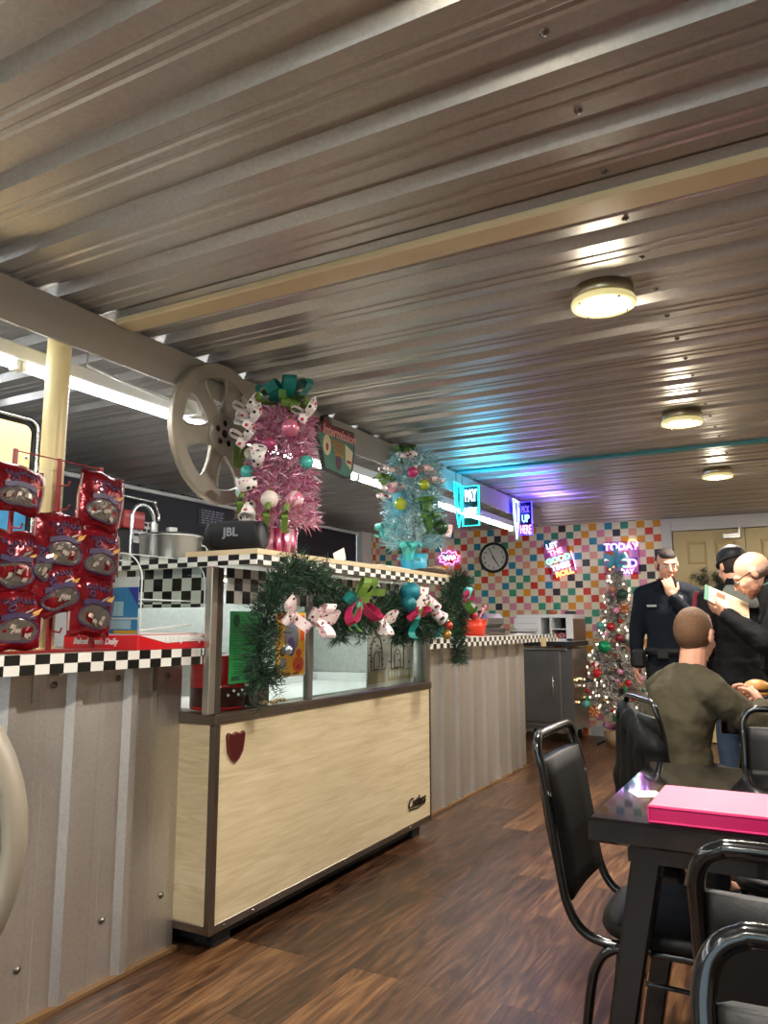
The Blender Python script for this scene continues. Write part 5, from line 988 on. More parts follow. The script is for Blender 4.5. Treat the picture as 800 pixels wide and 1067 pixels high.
# wreath swag on the door
sw=thing('door_swag','evergreen swag with red bow hung on the cream double door','swag',(-.52,8.36,1.5)); rg=random.Random(8); b=MB()
for k in range(13):
    a=V((-.86+.75*k/12,8.39,1.56+.05*math.sin(k))); d=V((rg.gauss(.1,.6),-.25,rg.gauss(-.05,.6))).normalized()*.18; needles(b,[a,a+d],150,.06,.012,rg,.003,GN+[NG[1]])
for k in range(10): a=V((-.86+.75*rg.random(),8.38,1.5)); needles(b,[a,a+V((rg.gauss(0,.08),-.05,-.22))],120,.06,.012,rg,.003,GN)
put('needles',b,sw); b=MB().mat(P('swag_red','#7d1f22',.4))
for d in ((.7,-.3,.5),(-.7,-.3,.5),(.4,-.3,-.7)): bowloop(b,(-.56,8.30,1.6),d,V((d[2],.2,-d[0])),.13,.06)
put('bow',b,sw); b=MB().mat(P('swag_gold','#c9a66b',.4,.5))
for k in range(5): b.tube([(-.62+.05*k,8.36,1.6),(-.66+.07*k,8.33,1.82)],[.012,.002],6)
put('gold_spray',b,sw)

# ------------------------------------------------------------------ tables
TOP=P('table_gloss','#100f10',.07,coat=.6); LEGM=P('table_leg','#0b0a0b',.2,coat=.4)
def table(name,label,x0,x1,y0,y1,zt=.75):
    t=thing(name,label,'table',((x0+x1)/2,(y0+y1)/2,0))
    b=MB().mat(TOP); b.box((x0,y0,zt-.052),(x1,y1,zt),.006); put('tabletop',b,t)
    b=MB().mat(LEGM); i=.07
    b.box((x0+i,y0+i,zt-.10),(x1-i,y0+i+.02,zt-.0525)); b.box((x0+i,y1-i-.02,zt-.10),(x1-i,y1-i,zt-.0525)); b.box((x0+i,y0+i+.0205,zt-.10),(x0+i+.02,y1-i-.0205,zt-.0525)); b.box((x1-i-.02,y0+i+.0205,zt-.10),(x1-i,y1-i-.0205,zt-.0525)); put('apron',b,t)
    for sx in (0,1):
        for sy in (0,1):
            tx=(x0+.115) if sx==0 else (x1-.115); ty=(y0+.115) if sy==0 else (y1-.115); bx=tx+(-.13 if sx==0 else .13); by=ty+(-.03 if sy==0 else .03); h=.034; hb=.026
            b=MB().mat(LEGM); o=[]
            for (cx,cy,z,q) in ((bx,by,0,hb),(tx,ty,zt-.0525,h)): o+=[(cx-q,cy-q*.8,z),(cx-q*.8,cy-q,z),(cx+q*.8,cy-q,z),(cx+q,cy-q*.8,z),(cx+q,cy+q*.8,z),(cx+q*.8,cy+q,z),(cx-q*.8,cy+q,z),(cx-q,cy+q*.8,z)]
            b.add(o,[tuple(range(8))[::-1],tuple(range(8,16))]+[(k,(k+1)%8,8+(k+1)%8,8+k) for k in range(8)]); put('leg',b,t)
    return t
table('dining_table','glossy black dining table in front with the pink binder on it',-.445,.78,1.765,2.56)
table('dining_table','glossy black dining table where the boy sits',-.345,.85,3.74,4.36)
t=thing('ring_binder','closed hot pink binder under clear plastic on the front table','binder',(-.1,1.95,.7505)); rz=Matrix.Rotation(R(-2),3,'Z')
b=MB().mat(P('binder_pink','#cf2a69',.4,spec=.3)); x0,x1,y0,y1=-.318,-.02,1.775,2.015
b.box((x0,y0,.751),(x1,y1,.756),.002); b.box((x0,y0,.781),(x1,y1,.786),.002); b.box((x0,y0,.756),(x0+.004,y1,.781)); put('cover',b,t)
b=MB().mat(P('binder_side','#b51756',.3)); b.box((x0+.004,y0+.003,.756),(x1-.004,y1-.006,.781)); put('pages',b,t)
b=MB().mat(P('binder_top','#d9758f',.55,bump=.35,bscale=16,spec=.2)); b.box((x0+.004,y0+.004,.786),(x1-.004,y1-.004,.7875),.0006); put('plastic_sleeve',b,t)
b=MB().mat(PAPER); b.box((-.405,2.03,.7505),(-.335,2.10,.7515),rot=Matrix.Rotation(.5,3,'Z')); solo('paper_slip',b,'white paper slip lying on the front table left of the pink binder','paper',(-.37,2.07,.7505))
# food tray, tumbler on the far table
t=thing('food_tray','white paper lined food tray of fries in front of the boy','tray',(-.13,3.93,.7505))
b=MB().mat(BLKMAT); b.box((-.33,3.78,.751),(-.03,4.06,.757),.002); b.box((-.33,3.78,.757),(-.325,4.06,.785)); b.box((-.035,3.78,.757),(-.03,4.06,.785)); b.box((-.325,3.78,.757),(-.035,3.785,.785)); b.box((-.325,4.055,.757),(-.035,4.06,.785)); put('tray',b,t)
b=MB().mat(PAPER); b.strip([(-.32,3.92,.80),(-.25,3.92,.765),(-.15,3.92,.762),(-.05,3.92,.775),(-.025,3.92,.81)],(0,.24,0),.001); put('liner',b,t)
fr=MB().mat(P('fries','#dba64b',.55,var=.2,vscale=60)); rg=random.Random(3)
for k in range(46):
    o=V((-.12+rg.gauss(0,.04),3.93+rg.gauss(0,.045),.772+rg.random()*.035)); d=V((rg.gauss(0,1),rg.gauss(0,1),rg.gauss(0,.3))).normalized()*.032; fr.box(o-V((.032,.004,.004)),o+V((.032,.004,.004)),.001,rot=V((1,0,0)).rotation_difference(d).to_matrix())
o=solo('french_fries',fr,'golden fries heaped on the white tray liner','fries',(-.12,3.93,.765),kind='stuff')
t=thing('black_tumbler','black tumbler with white lid on the far table at the photo edge','cup',(-.09,3.80,.7505)); b=MB().mat(BLKMAT); b.lathe([(.001,0),(.034,0),(.044,.17),(.001,.17)],(-.085,3.81,.751),24); put('body',b,t); b=MB().mat(WHITE); b.lathe([(.044,.17),(.048,.172),(.048,.185),(.042,.19),(.001,.19)],(-.085,3.81,.751),24); put('lid',b,t)

# ------------------------------------------------------------------ chairs
def chair_parts():      # local frame: sits facing -Y, back at +Y
    t=thing('dining_chair','x','chair',(0,0,0))
    b=MB().mat(VINYL); o=[]
    for k in range(40):
        a=2*PI*k/40; c_,s_=math.cos(a),math.sin(a); o.append((.205*math.copysign(abs(c_)**.55,c_),.205*math.copysign(abs(s_)**.62,s_)))
    prof=[(.86,.432),(.97,.435),(1.0,.447),(.985,.463),(.90,.472),(.5,.479),(.001,.481)]
    vs=[(p*q,r*q,z) for q,z in prof for p,r in o]; n=40
    b.add(vs,[(i*n+k,i*n+(k+1)%n,(i+1)*n+(k+1)%n,(i+1)*n+k) for i in range(len(prof)-1) for k in range(n)],True); b.add(vs[:n],[tuple(range(n))[::-1]]); put('seat',b,t,True)
    # back hoop: runs forward under the seat, curves up and over
    def cr(p,n=5):
        p=[V(q) for q in p]; o=[]
        for i in range(len(p)-1):
            a,b_,c_,d=p[max(i-1,0)],p[i],p[i+1],p[min(i+2,len(p)-1)]
            for k in range(n): u=k/n; o.append(.5*((2*b_)+(c_-a)*u+(2*a-5*b_+4*c_-d)*u*u+(3*b_-a-3*c_+d)*u**3))
        return o+[p[-1]]
    def side(s): return [(s*.165,-.10,.418),(s*.168,.10,.418),(s*.172,.19,.423),(s*.176,.235,.445),(s*.178,.262,.49),(s*.178,.278,.56),(s*.178,.312,.78)]
    top=[(.178,.325,.835),(.168,.332,.866),(.145,.336,.882),(.11,.337,.886),(-.11,.337,.886),(-.145,.336,.882),(-.168,.332,.866),(-.178,.325,.835)]
    b=MB().mat(BLKMETAL); b.tube(cr(side(1)+top+side(-1)[::-1]),.0115,14); put('back_frame',b,t,True)
    b=MB().mat(VINYL); def_=[]
    for k in range(9):
        u=k/8; z=.50+.325*u; y=.268+.055*u; th=.014+.008*math.sin(PI*u); def_.append((z,y,th))
    vs=[]; m=len(def_)
    xs=[-.168,-.155,-.08,0,.08,.155,.168]
    for sd in (-1,1):
        for z,y,th in def_:
            for x in xs: vs.append((x,y+sd*(th if abs(x)<.16 else .003)+.012*(1-(x/.168)**2)*.6,z))
    K=len(xs); F=[]
    for sd in (0,1):
        for j in range(m-1):
            for i in range(K-1):
                q=[sd*m*K+j*K+i,sd*m*K+j*K+i+1,sd*m*K+(j+1)*K+i+1,sd*m*K+(j+1)*K+i]; F.append(q if sd==0 else q[::-1])
    for i in range(K-1): F.append([i+1,i,m*K+i,m*K+i+1]); F.append([(m-1)*K+i,(m-1)*K+i+1,2*m*K-K+i+1,2*m*K-K+i])
    for j in range(m-1): F.append([j*K,(j+1)*K,m*K+(j+1)*K,m*K+j*K]); F.append([(j+1)*K+K-1,j*K+K-1,m*K+j*K+K-1,m*K+(j+1)*K+K-1])
    b.add(vs,F,True); put('backrest',b,t,True)
    for s in (1,-1):
        b=MB().mat(BLKMETAL); b.tube(cr([(s*.19,.255,0),(s*.183,.215,.30),(s*.18,.195,.375),(s*.178,.165,.408),(s*.176,.12,.418),(s*.172,0,.42)],4),.0115,12); put('leg',b,t,True)
        b=MB().mat(BLKMETAL); b.tube(cr([(s*.19,-.205,0),(s*.183,-.185,.30),(s*.18,-.17,.38),(s*.178,-.14,.41),(s*.176,-.10,.419),(s*.172,-.002,.42)],4),.0115,12); put('leg',b,t,True)
        b=MB().mat(BLKMETAL); b.tube([(s*.1855,.228,.20),(s*.1855,-.192,.20)],.007,8); put('stretcher',b,t,True)
        for y in (.255,-.205): b=MB().mat(BLKMAT); b.cyl((s*.19,y,0),(s*.19,y,.012),.0145,seg=10); put('foot_cap',b,t,True)
    b=MB().mat(BLKMETAL); b.tube([(-.172,.02,.42),(.172,.02,.42)],.009,8); put('crossbar',b,t,True)
    return t
ch=chair_parts()
CH=[((-.285,2.135,0),R(90),'black vinyl dining chair left of the front table, seen from the side'),
    ((.033,1.455,0),R(180),'black vinyl chair tucked under the near side of the front table, its back toward us'),
    ((.075,.49,0),R(0),'nearest black vinyl chair, only its shiny back hoop showing at the bottom corner'),
    ((-.02,2.62,0),R(0),'black vinyl chair beyond the front table, cut by the right photo edge'),
    ((-.285,3.33,0),R(118),'black chair the boy sits on, with the black jacket over it')]
for i,(l,rz,lab) in enumerate(CH):
    if i==0: ch.location=l; ch.rotation_euler=(0,0,rz); ch['label']=lab; ch['group']='black vinyl dining chairs'
    else: dup(ch,l,rz,lab)

# ------------------------------------------------------------------ cream round machine at the left edge
t=thing('round_cream_machine','cream rimmed round machine cut off by the left photo edge before the counter','machine',(-1.22,.78,0))
c=V((-1.245,.548,.85)); ax=V((.62,-.45,0)).normalized()
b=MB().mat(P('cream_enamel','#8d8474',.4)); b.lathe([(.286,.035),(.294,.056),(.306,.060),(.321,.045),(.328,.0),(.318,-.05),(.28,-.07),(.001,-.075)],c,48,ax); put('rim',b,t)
b=MB().mat(P('pale_bead','#e9e6dd',.25)); b.lathe([(.274,.03),(.279,.052),(.286,.056),(.290,.045)],c,48,ax); put('inner_bead',b,t)
b=MB().mat(P('navy_glass','#10131c',.1,coat=.4)); b.lathe([(.286,.03),(.001,.04)],c,40,ax); put('dark_glass',b,t)
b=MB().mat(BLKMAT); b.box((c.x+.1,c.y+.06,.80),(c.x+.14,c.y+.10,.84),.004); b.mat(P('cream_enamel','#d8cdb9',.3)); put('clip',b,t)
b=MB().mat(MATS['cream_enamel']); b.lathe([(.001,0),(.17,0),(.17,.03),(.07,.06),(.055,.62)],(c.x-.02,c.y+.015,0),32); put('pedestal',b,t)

# ------------------------------------------------------------------ people
def hand(b,o,f,n,side,s=1,curl=.5,spread=.06):    # o wrist, f finger direction, n palm normal, side 1 right / -1 left
    f=V(f).normalized(); n=V(n); n=(n-f*n.dot(f)).normalized(); th=f.cross(n)*side
    pc=o+f*.048*s
    Q=Matrix((th,n,f)).transposed(); b.ell(pc,(.041*s,.016*s,.050*s),rot=Q,seg=14,rings=10); b.cap(o-f*.03*s,o+f*.02*s,.026*s,.027*s)
    for k,(off,l) in enumerate(((.030,.072),(.010,.080),(-.011,.074),(-.030,.058))):
        p=o+f*.085*s+th*off*s; d=(f+th*spread*(1.5-k)*.5).normalized(); r=.0090*s
        b.cap(o+f*.05*s+th*off*.9*s,p,.011*s,.0098*s)
        a=curl*.5
        for j,(q,rr_) in enumerate(((.45,.0092),(.32,.0085),(.26,.0078))):
            dd=(d*math.cos(a)+n*math.sin(a)).normalized(); e=p+dd*l*q*s; b.cap(p,e,rr_*s,(rr_-.0008)*s); p=e; a+=curl*.75
    p=o+f*.022*s+th*.026*s; d=(f*.62+th*.75+n*.28).normalized(); e=p+d*.040*s; b.cap(p,e,.0135*s,.011*s); d2=(f*.85+th*.30+n*.40*curl*1.6).normalized(); e2=e+d2*.030*s; b.cap(e,e2,.0105*s,.0095*s); b.cap(e2,e2+(d2+n*.3*curl).normalized()*.022*s,.0092*s,.0078*s)
def head_geo(b,M4,s=1,chub=1):
    def pt(x,y,z): return (M4@V((x*s,y*s,z*s)))
    Q=M4.to_3x3()
    E=lambda c,r: b.ell(pt(*c),V(r)*s,rot=Q,seg=20,rings=14)
    E((0,.018,.032),(.077,.098,.090)); E((0,-.035,-.028),(.062*chub,.064,.085)); E((0,-.022,-.068),(.056*chub,.058,.045)); E((0,-.074,-.100),(.024,.02,.017))
    for sx in (1,-1): E((sx*.034,-.072,-.032),(.024*chub,.022,.024)); E((sx*.076,.012,-.004),(.011,.021,.033)); E((sx*.081,.018,.008),(.008,.014,.018))
    b.cap(pt(-.036,-.086,.026),pt(.036,-.086,.026),.013*s); b.cap(pt(0,-.094,.012),pt(0,-.116,-.026),.009*s,.0135*s)
    for sx in (1,-1): b.ell(pt(sx*.011,-.108,-.030),.009*s,seg=10,rings=8)
    b.cap(pt(-.016,-.096,-.064),pt(.016,-.096,-.064),.0085*s)
def face(t,M4,s,browm):
    def pt(x,y,z): return M4@V((x*s,y*s,z*s))
    Q=M4.to_3x3(); b=MB().mat(EYEW)
    for sx in (1,-1): b.ell(pt(sx*.031,-.092,.003),V((.0135,.009,.0075))*s,rot=Q,seg=12,rings=8)
    b.mat(EYED)
    for sx in (1,-1): b.ell(pt(sx*.031,-.0995,.003),V((.006,.003,.006))*s,rot=Q,seg=10,rings=6)
    put('eyes',b,t,True); b=MB().mat(browm)
    for sx in (1,-1): b.tube([pt(sx*.014,-.099,.022),pt(sx*.032,-.0995,.029),pt(sx*.05,-.09,.022)],[.0025*s,.0032*s,.002*s],6)
    put('eyebrows',b,t,True); b=MB().mat(FLESHD); b.ell(pt(0,-.103,-.061),V((.021,.006,.0045))*s,rot=Q,seg=12,rings=6); b.ell(pt(0,-.102,-.069),V((.018,.006,.005))*s,rot=Q,seg=12,rings=6); put('lips',b,t,True)
def person(label,loc,rz,s,J,skin,top,legs,hairm,hair='short',child=False,wrinkle=.010,topname='shirt',shoe=True):
    t=thing('person',label,'person',loc,rz); k=s
    def S(p): return V(p)*k
    sp=J.get('spine',[(0,.01,.90),(0,.0,1.0),(0,.0,1.10),(0,.01,1.26),(0,.015,1.38),(0,.02,1.45),(0,.02,1.50)]); belly=J.get('belly',1)
    til=J.get('tilt',0); tw=J.get('tw',1)
    def torso(b,g): 
        rx=[q*tw for q in (.150,.150,.140,.160,.165,.105,.055)]; ry=[.105,.105*belly,.100*belly,.112,.095,.075,.052]
        b.loft([(S(c),(a+g)*k,(q+g)*k,til*i/6) for i,(c,a,q) in enumerate(zip(sp,rx,ry))])
        b.ell(S(sp[0]),V((.15+g,.11+g,.10+g))*k)
        for sd in ('r','l'): b.cap(S(V(sp[5])*.6+V(J['sh_'+sd])*.4),S(J['sh_'+sd]),(.062+g)*k,(.055+g)*k)
    HM=J['head']; body=MB().mat(skin); torso(body,-.006); neck=S(sp[6])
    head_geo(body,HM,k*J.get('hs',1)); hc=HM@V((0,.018*k,-.06*k)); body.cap(neck-V((0,0,.04*k)),hc,.055*k,.053*k)
    for sd,sg in (('r',1),('l',-1)):
        sh,el,wr=[S(J[q+sd]) for q in ('sh_','el_','wr_')]; body.cap(sh,el,.047*k,.038*k); body.cap(el,el.lerp(wr,.4),.039*k,.036*k); body.cap(el.lerp(wr,.4),wr,.036*k,.026*k)
        f,n=J['hand_'+sd]; hand(body,wr,f,n,sg,k*J.get('hand_s',1),J.get('curl_'+sd,.5))
        hp,kn,an=[S(J[q+sd]) for q in ('hp_','kn_','an_')]; body.cap(hp,kn,.080*k,.055*k); body.cap(kn,an,.055*k,.036*k)
        body.cap(an,an+S(V(J.get('toe',(0,-.13,0)))) -V((0,0,.035*k)),.034*k,.028*k)
    put('body',fuse(body,.0052 if not child else .0046,3),t,True); face(t,HM,k*J.get('hs',1),J.get('brow',hairm))
    b=MB().mat(top); torso(b,.018); body=b
    for sd in 'rl':
        sh,el,wr=[S(J[q+sd]) for q in ('sh_','el_','wr_')]; g=J.get('sleeve',.016); b.cap(sh,el,(.058+g)*k,(.046+g)*k); b.cap(el,wr.lerp(el,.06),(.046+g)*k,(.030+g*.8)*k)
    if J.get('collar',True): 
        q=S(sp[6]); b.cap(q-V((0,0,.05*k)),q+V((0,0,.005*k)),.07*k,.066*k)
    if J.get('hem'): c=S(sp[0]); b.loft([(c+V((0,0,-J['hem']*k)),.185*k,.145*k,0),(c,.178*k,.135*k,0),(S(sp[1]),.175*k,.13*k*belly,0)])
    put(topname,fuse(b,.0085,4,wrinkle,.07*k),t,True)
    b=MB().mat(legs); b.ell(S(sp[0])-V((0,0,.03*k)),V((.165,.125,.11))*k)
    for sd in 'rl': hp,kn,an=[S(J[q+sd]) for q in ('hp_','kn_','an_')]; b.cap(hp,kn,.096*k,.072*k); b.cap(kn,an+V((0,0,.01)),.072*k,.058*k)
    put('trousers',fuse(b,.010,4,.012,.09*k),t,True)
    for sd in 'rl':
        an=S(J['an_'+sd]); td=V(J.get('toe',(0,-.13,0)))*k; b=MB().mat(BLKMAT); q=an-V((0,0,.045*k)); b.cap(q-td*.25,q+td,.042*k,.036*k); put('shoe',fuse(b,.008,2),t,True)
    # hair
    hs=k*J.get('hs',1)
    if hair:
        b=MB().mat(hairm); Q=HM.to_3x3(); E=lambda c,r: b.ell(HM@(V(c)*hs),V(r)*hs,rot=Q,seg=22,rings=16)
        if hair=='short': E((0,.027,.024),(.0795,.0985,.103)); E((0,-.015,.070),(.062,.062,.046))
        elif hair=='fringe': E((0,.034,-.010),(.0785,.0835,.046))
        elif hair=='long': E((0,.025,.04),(.09,.108,.095)); E((0,.06,-.05),(.085,.07,.10))
        put('hair',fuse(b,.0045,5,.003,.012),t,True)
    return t,(lambda p: S(p)),HM,hs
def HMAT(p,pitch=0,yaw=0,roll=0): return Matrix.Translation(p)@Matrix.Rotation(yaw,4,'Z')@Matrix.Rotation(pitch,4,'X')@Matrix.Rotation(roll,4,'Y')   # pitch>0 bows the head
STAND=dict(sh_r=(-.175,.015,1.405),sh_l=(.175,.015,1.405),hp_r=(-.085,.01,.88),hp_l=(.085,.01,.88),kn_r=(-.10,-.01,.48),kn_l=(.10,-.01,.48),an_r=(-.105,.03,.085),an_l=(.105,.03,.085))
NAVY=P('navy_uniform','#10151f',.8,bump=.6,bscale=9,var=.2,vscale=14,spec=.25); NAVYP=P('navy_trousers','#10131c',.8); JACK=P('black_jacket','#0b0b0d',.8,bump=.7,bscale=9,var=.2,vscale=12,spec=.2); JACK2=P('charcoal_jacket','#0e0e0f',.8,bump=.6,bscale=9,spec=.2); JEAN=P('blue_jeans','#26384f',.8,var=.2,vscale=40); OLIVE=P('olive_shirt','#4c4636',.9,bump=.9,bscale=9,var=.14,vscale=20,spec=.2); HBR=P('hair_brown','#6a4b32',.7,bump=.5,bscale=250,var=.3,vscale=70); HDK=P('hair_dark','#2a1d16',.7,bump=.5,bscale=250); HGR=P('hair_grey','#7d6252',.7,bump=.4,bscale=250)
# officer
s=1.735/1.75; hm=HMAT(V((.01,-.035,1.625))*s,R(14),R(18))
J=dict(STAND,head=hm,el_r=(-.235,.03,1.12),wr_r=(-.245,-.03,.88),hand_r=((.0,-.1,-1),(1,0,0)),curl_r=.6,el_l=(.245,-.10,1.13),wr_l=(.045,-.165,1.385),hand_l=((-.22,.02,.95),(-.25,.95,.1)),curl_l=.55,belly=1.08)
t,S_,HM,hs=person('police officer in dark navy uniform facing us, hand raised to his mouth, beside the tree',(-.865,6.05,0),R(4),s,J,SKIN,NAVY,NAVYP,HDK)
b=MB().mat(BLKMAT); k=s
b.loft([((0,0,.955*k),.178*k,.138*k,0),((0,0,1.01*k),.178*k,.138*k,0)],32); b.box((-.27*k,-.10*k,.86*k),(-.17*k,.02*k,1.0*k),.02); b.box((.15*k,-.13*k,.90*k),(.24*k,.0,1.0*k),.015); b.box((-.08*k,-.175*k,.93*k),(.0,-.13*k,1.01*k),.01); put('duty_belt',b,t,True)
b=MB().mat(P('badge_silver','#a9a493',.3,.8)); b.poly([(.09+x*.030,-.150,1.345+z*.04) for x,z in ((-.8,.8),(0,1),(.8,.8),(.9,0),(.5,-.7),(0,-1),(-.5,-.7),(-.9,0))],(0,.02,0)); put('badge',b,t,True)
b=MB().mat(P('name_silver','#8e8c86',.3,.7)); b.box((-.135,-.142,1.30),(-.07,-.125,1.315)); put('name_plate',b,t,True)
b=MB().mat(P('patch_grey','#6f7078',.6)); b.lathe([(.001,.004),(.036,.004),(.038,0)],V((.232,-.045,1.36)),20,V((.75,-.65,.1))); b.mat(NAVYP); b.lathe([(.001,.005),(.024,.005)],V((.232,-.045,1.36)),16,V((.75,-.65,.1))); b.mat(MATS['patch_grey']); b.lathe([(.001,.006),(.012,.006)],V((.232,-.045,1.36)),12,V((.75,-.65,.1))); put('shoulder_patch',b,t,True)
b=MB().mat(NAVY); b.strip([(.0,-.07,1.50),(.06,-.09,1.47),(.09,-.10,1.43)],(.02,.02,.04),.006); b.strip([(.0,-.07,1.50),(-.06,-.09,1.47),(-.08,-.10,1.43)],(-.02,.02,.04),.006); put('shirt_collar',b,t,True)
# bald man with paper menu
s=.945; hm=HMAT(V((0,-.165,1.525))*s,R(32),R(-4))
J=dict(STAND,head=hm,spine=[(0,.03,.90),(0,.01,1.0),(0,-.01,1.10),(0,-.01,1.25),(0,-.03,1.36),(0,-.055,1.42),(0,-.085,1.46)],tilt=R(16),belly=1.3,sh_r=(-.18,-.01,1.38),sh_l=(.18,-.01,1.38),el_r=(-.225,-.12,1.13),wr_r=(-.09,-.325,1.305),hand_r=((.35,-.7,.45),(.5,.15,.8)),el_l=(.235,-.12,1.13),wr_l=(.085,-.32,1.295),hand_l=((-.35,-.72,.4),(-.5,.1,.8)),curl_r=.9,curl_l=.9,sleeve=.022,hem=.10,brow=HGR)
t,S_,HM,hs=person('bald man with glasses and beard in a black jacket reading a paper menu',(-.06,4.63,0),R(-84),s,J,SKIN2,JACK,NAVYP,HGR,'fringe',wrinkle=.016,topname='jacket')
b=MB().mat(P('stubble','#8f5d47',.7,var=.2,vscale=120)); Q=HM.to_3x3()
for c_,r_ in (((0,-.028,-.074),(.0572,.061,.046)),((0,-.074,-.102),(.026,.022,.018))): b.ell(HM@(V(c_)*hs),V(r_)*hs,rot=Q)
put('beard',fuse(b,.005,2,.004,.012),t,True)
b=MB().mat(BLACK)
for sx in (1,-1):
    b.tube([HM@(V((sx*.033+.024*math.cos(a),-.112,.0+.018*math.sin(a)))*hs) for a in [2*PI*i/16 for i in range(16)]],.002,5,True); b.tube([HM@(V(p)*hs) for p in ((sx*.058,-.108,.006),(sx*.078,-.05,.010),(sx*.083,.012,.012),(sx*.083,.03,-.005))],.0025,5)
b.tube([HM@(V(p)*hs) for p in ((-.01,-.113,.004),(0,-.118,.006),(.01,-.113,.004))],.002,5); put('glasses',b,t,True)
b=MB().mat(P('green_collar','#3c5a46',.8)); q=V((0,-.075,1.455))*s; b.loft([(q-V((0,-.02,.03)),.078*s,.074*s,R(20)),(q+V((0,-.01,.02)),.068*s,.064*s,R(20))],24); put('collar',b,t,True)
pm=thing('paper_menu','cream paper menu with green edge held by the bald man','menu',(-.35,4.60,1.295))
mu_=V((.80,.25,-.40)).normalized(); mv_=V((.1,.80,.34)); mv_=(mv_-mu_*mv_.dot(mu_)).normalized(); mn_=mu_.cross(mv_)
if mn_.y>0: mn_=-mn_
def slab(b,x0,x1,y0,y1,z0,z1):
    vs=[mu_*x+mv_*y+mn_*z for z in (z0,z1) for x,y in ((x0,y0),(x1,y0),(x1,y1),(x0,y1))]; b.add(vs,[(3,2,1,0),(4,5,6,7),(0,1,5,4),(1,2,6,5),(2,3,7,6),(3,0,4,7)])
b=MB().mat(P('menu_cream','#dcc79d',.6)); slab(b,-.10,.12,-.09,.09,0,.004); put('sheet',b,pm,True)
b=MB().mat(P('menu_green','#4f7a63',.6)); slab(b,-.125,-.10,-.09,.09,0,.004); put('green_edge',b,pm,True)
b=MB().mat(P('menu_red','#b8563f',.6)); slab(b,-.06,-.01,0,.06,.004,.0046); slab(b,.02,.11,-.08,-.07,.004,.0046)
for k_ in range(5): slab(b,.01,.12,-.05+k_*.025,-.045+k_*.025,.004,.0046)
put('print',b,pm,True)
# man in black cap
s=1.66/1.75; hm=HMAT(V((0,-.02,1.625))*s,R(16),R(10))
J=dict(STAND,head=hm,el_r=(-.235,-.09,1.14),wr_r=(-.14,-.29,1.19),hand_r=((.3,-.8,.2),(.9,.3,0)),el_l=(.235,.03,1.12),wr_l=(.225,-.04,.90),hand_l=((.0,-.15,-1),(-1,0,0)),curl_l=.6,curl_r=.8,hem=.06,sleeve=.022,belly=1.1)
t,S_,HM,hs=person('person in black knit cap, black jacket and blue jeans standing with back turned',(-.365,5.42,0),R(205),s,J,SKIN2,JACK2,JEAN,HDK,'short',wrinkle=.016,topname='jacket')
b=MB().mat(BLKMAT); Q=HM.to_3x3(); b.ell(HM@(V((0,.02,.062))*hs),V((.090,.108,.085))*hs,rot=Q,seg=26,rings=18); m_=fuse(b,.005,2); put('knit_cap',m_,t,True)
b=MB().mat(P('cap_band','#1b1b1e',.7)); b.tube([HM@(V((.089*math.cos(a),.02+.107*math.sin(a),.028+.012*math.sin(a)))*hs) for a in [2*PI*i/36 for i in range(36)]],.012,8,True); put('cap_band',b,t,True)
b=MB().mat(P('hood_grey','#6d7168',.85,bump=.4,bscale=90)); b.loft([((-.02,.06,1.36*s),.17,.10,R(-12)),((0,.07,1.41*s),.14,.10,R(-14)),((0,.055,1.47*s),.10,.085,R(-10)),((0,.04,1.50*s),.075,.07,0)],28); put('grey_hood',fuse(b,.008,3,.012,.05),t,True)
b=MB().mat(P('maroon_folder','#7c1220',.45)); b.box((-.105,-.16,-.0),(.105,.16,.012),.003,rot=Matrix.Rotation(R(70),3,'X')); b.mat(P('maroon_band','#5c0d18',.5)); solo_o=None
f_=solo('menu_folder',b,'dark red menu folder held at chest height by the person in the cap','folder',(0,0,0)); f_.location=(-.555,5.58,1.235); f_.rotation_euler=(0,0,R(-20))
# partly hidden person at the right edge
s=1.0; hm=HMAT(V((0,-.02,1.60)),R(5),0)
J=dict(STAND,head=hm,el_r=(-.23,.02,1.12),wr_r=(-.22,-.05,.88),hand_r=((0,-.1,-1),(1,0,0)),el_l=(.23,.02,1.12),wr_l=(.22,-.05,.88),hand_l=((0,-.1,-1),(-1,0,0)))
person('person with dark hair almost hidden behind the bald man at the right photo edge',(-.10,6.5,0),R(160),s,J,SKIN,JACK,NAVYP,HDK,'long',topname='jacket')
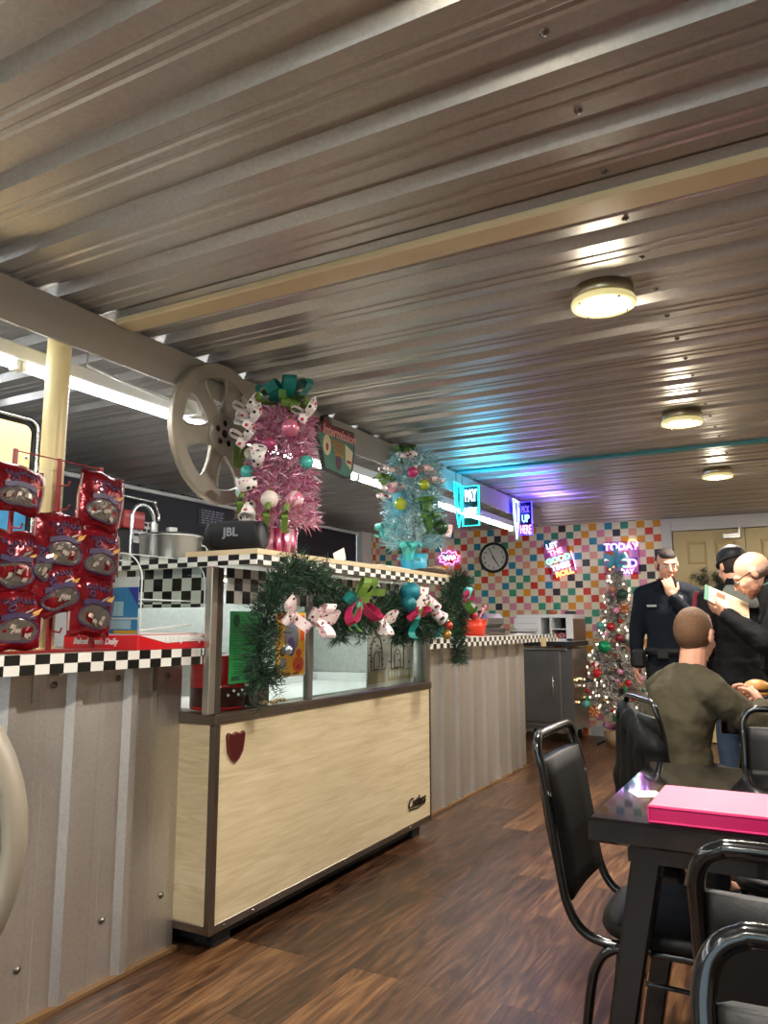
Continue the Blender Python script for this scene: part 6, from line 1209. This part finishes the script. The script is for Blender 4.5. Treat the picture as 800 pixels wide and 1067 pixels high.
# seated boy
s=1.0; zs=.485
hm=HMAT(V((.0,-.095,1.125)),R(6),R(20))
J=dict(head=hm,hs=.93,spine=[(0,.06,.55),(0,.05,.62),(0,.035,.70),(0,.01,.80),(0,-.02,.90),(0,-.045,.955),(0,-.06,1.0)],tilt=R(14),
 tw=.86,sh_r=(-.145,-.02,.90),sh_l=(.125,-.02,.90),el_r=(-.235,-.17,.775),wr_r=(-.10,-.33,.835),el_l=(.20,-.18,.775),wr_l=(.075,-.34,.85),hand_r=((.55,-.55,.35),(.75,.35,-.3)),hand_l=((-.55,-.55,.35),(-.75,.35,-.3)),curl_r=1.05,curl_l=1.05,hand_s=.92,
 hp_r=(-.08,.03,.545),hp_l=(.08,.03,.545),kn_r=(-.11,-.30,.50),kn_l=(.11,-.30,.50),an_r=(-.11,-.24,.085),an_l=(.11,-.24,.085),toe=(0,-.11,0),collar=False,sleeve=.012)
t,S_,HM,hs=person('boy with short brown hair in an olive shirt sitting with his back to us, eating',(-.455,3.42,0),R(141),s,J,SKIN2,OLIVE,P('dark_trousers','#191a1f',.8),HBR,'short',child=True,wrinkle=.024)
bm2=MB().mat(P('burger_bun','#c98f4a',.5,bump=.2,bscale=40)); Mw=Matrix.Translation((-.455,3.42,0))@Matrix.Rotation(R(141),4,'Z'); c=Mw@V((0,-.425,.905)); bm2.ell(c,(.052,.052,.03)); bm2.mat(P('patty','#4a2a18',.7)); bm2.ell(c-V((0,0,.012)),(.054,.054,.012)); bm2.mat(MATS['burger_bun']); bm2.ell(c-V((0,0,.03)),(.05,.05,.016)); solo('sandwich',bm2,'golden bun sandwich held in both hands by the boy','food',c-V((0,0,.045)))
# jacket over the boy's chair
Cw=Matrix.Translation((-.285,3.33,0))@Matrix.Rotation(R(118),4,'Z'); b=MB().mat(P('nylon_jacket','#0a0a0b',.7,var=.2,vscale=10,spec=.25)); rg=random.Random(2)
b.T=Cw
for p0,p1,r0,r1 in (((.185,.33,.83),(.06,.345,.80),.035,.04),((.06,.345,.80),(-.17,.34,.72),.045,.045),((-.17,.335,.70),(-.185,.32,.44),.040,.05),((.19,.33,.80),(.20,.32,.46),.040,.06),((-.10,.345,.72),(-.09,.335,.42),.045,.06),((-.02,.35,.75),(0,.335,.42),.045,.06),((.08,.35,.78),(.09,.335,.42),.045,.06),((-.20,.28,.58),(-.22,.10,.50),.04,.035),((.21,.28,.70),(.235,.10,.56),.045,.035),((.20,.33,.56),(.235,.31,.30),.055,.04)): b.cap(p0,p1,r0,r1)
b.T=None; me=fuse(b,.008,4,.022,.11); o=bpy.data.objects.new('black_jacket',me); COL.objects.link(o); tag(o,'black jacket draped over the back of the boy\'s chair','jacket')
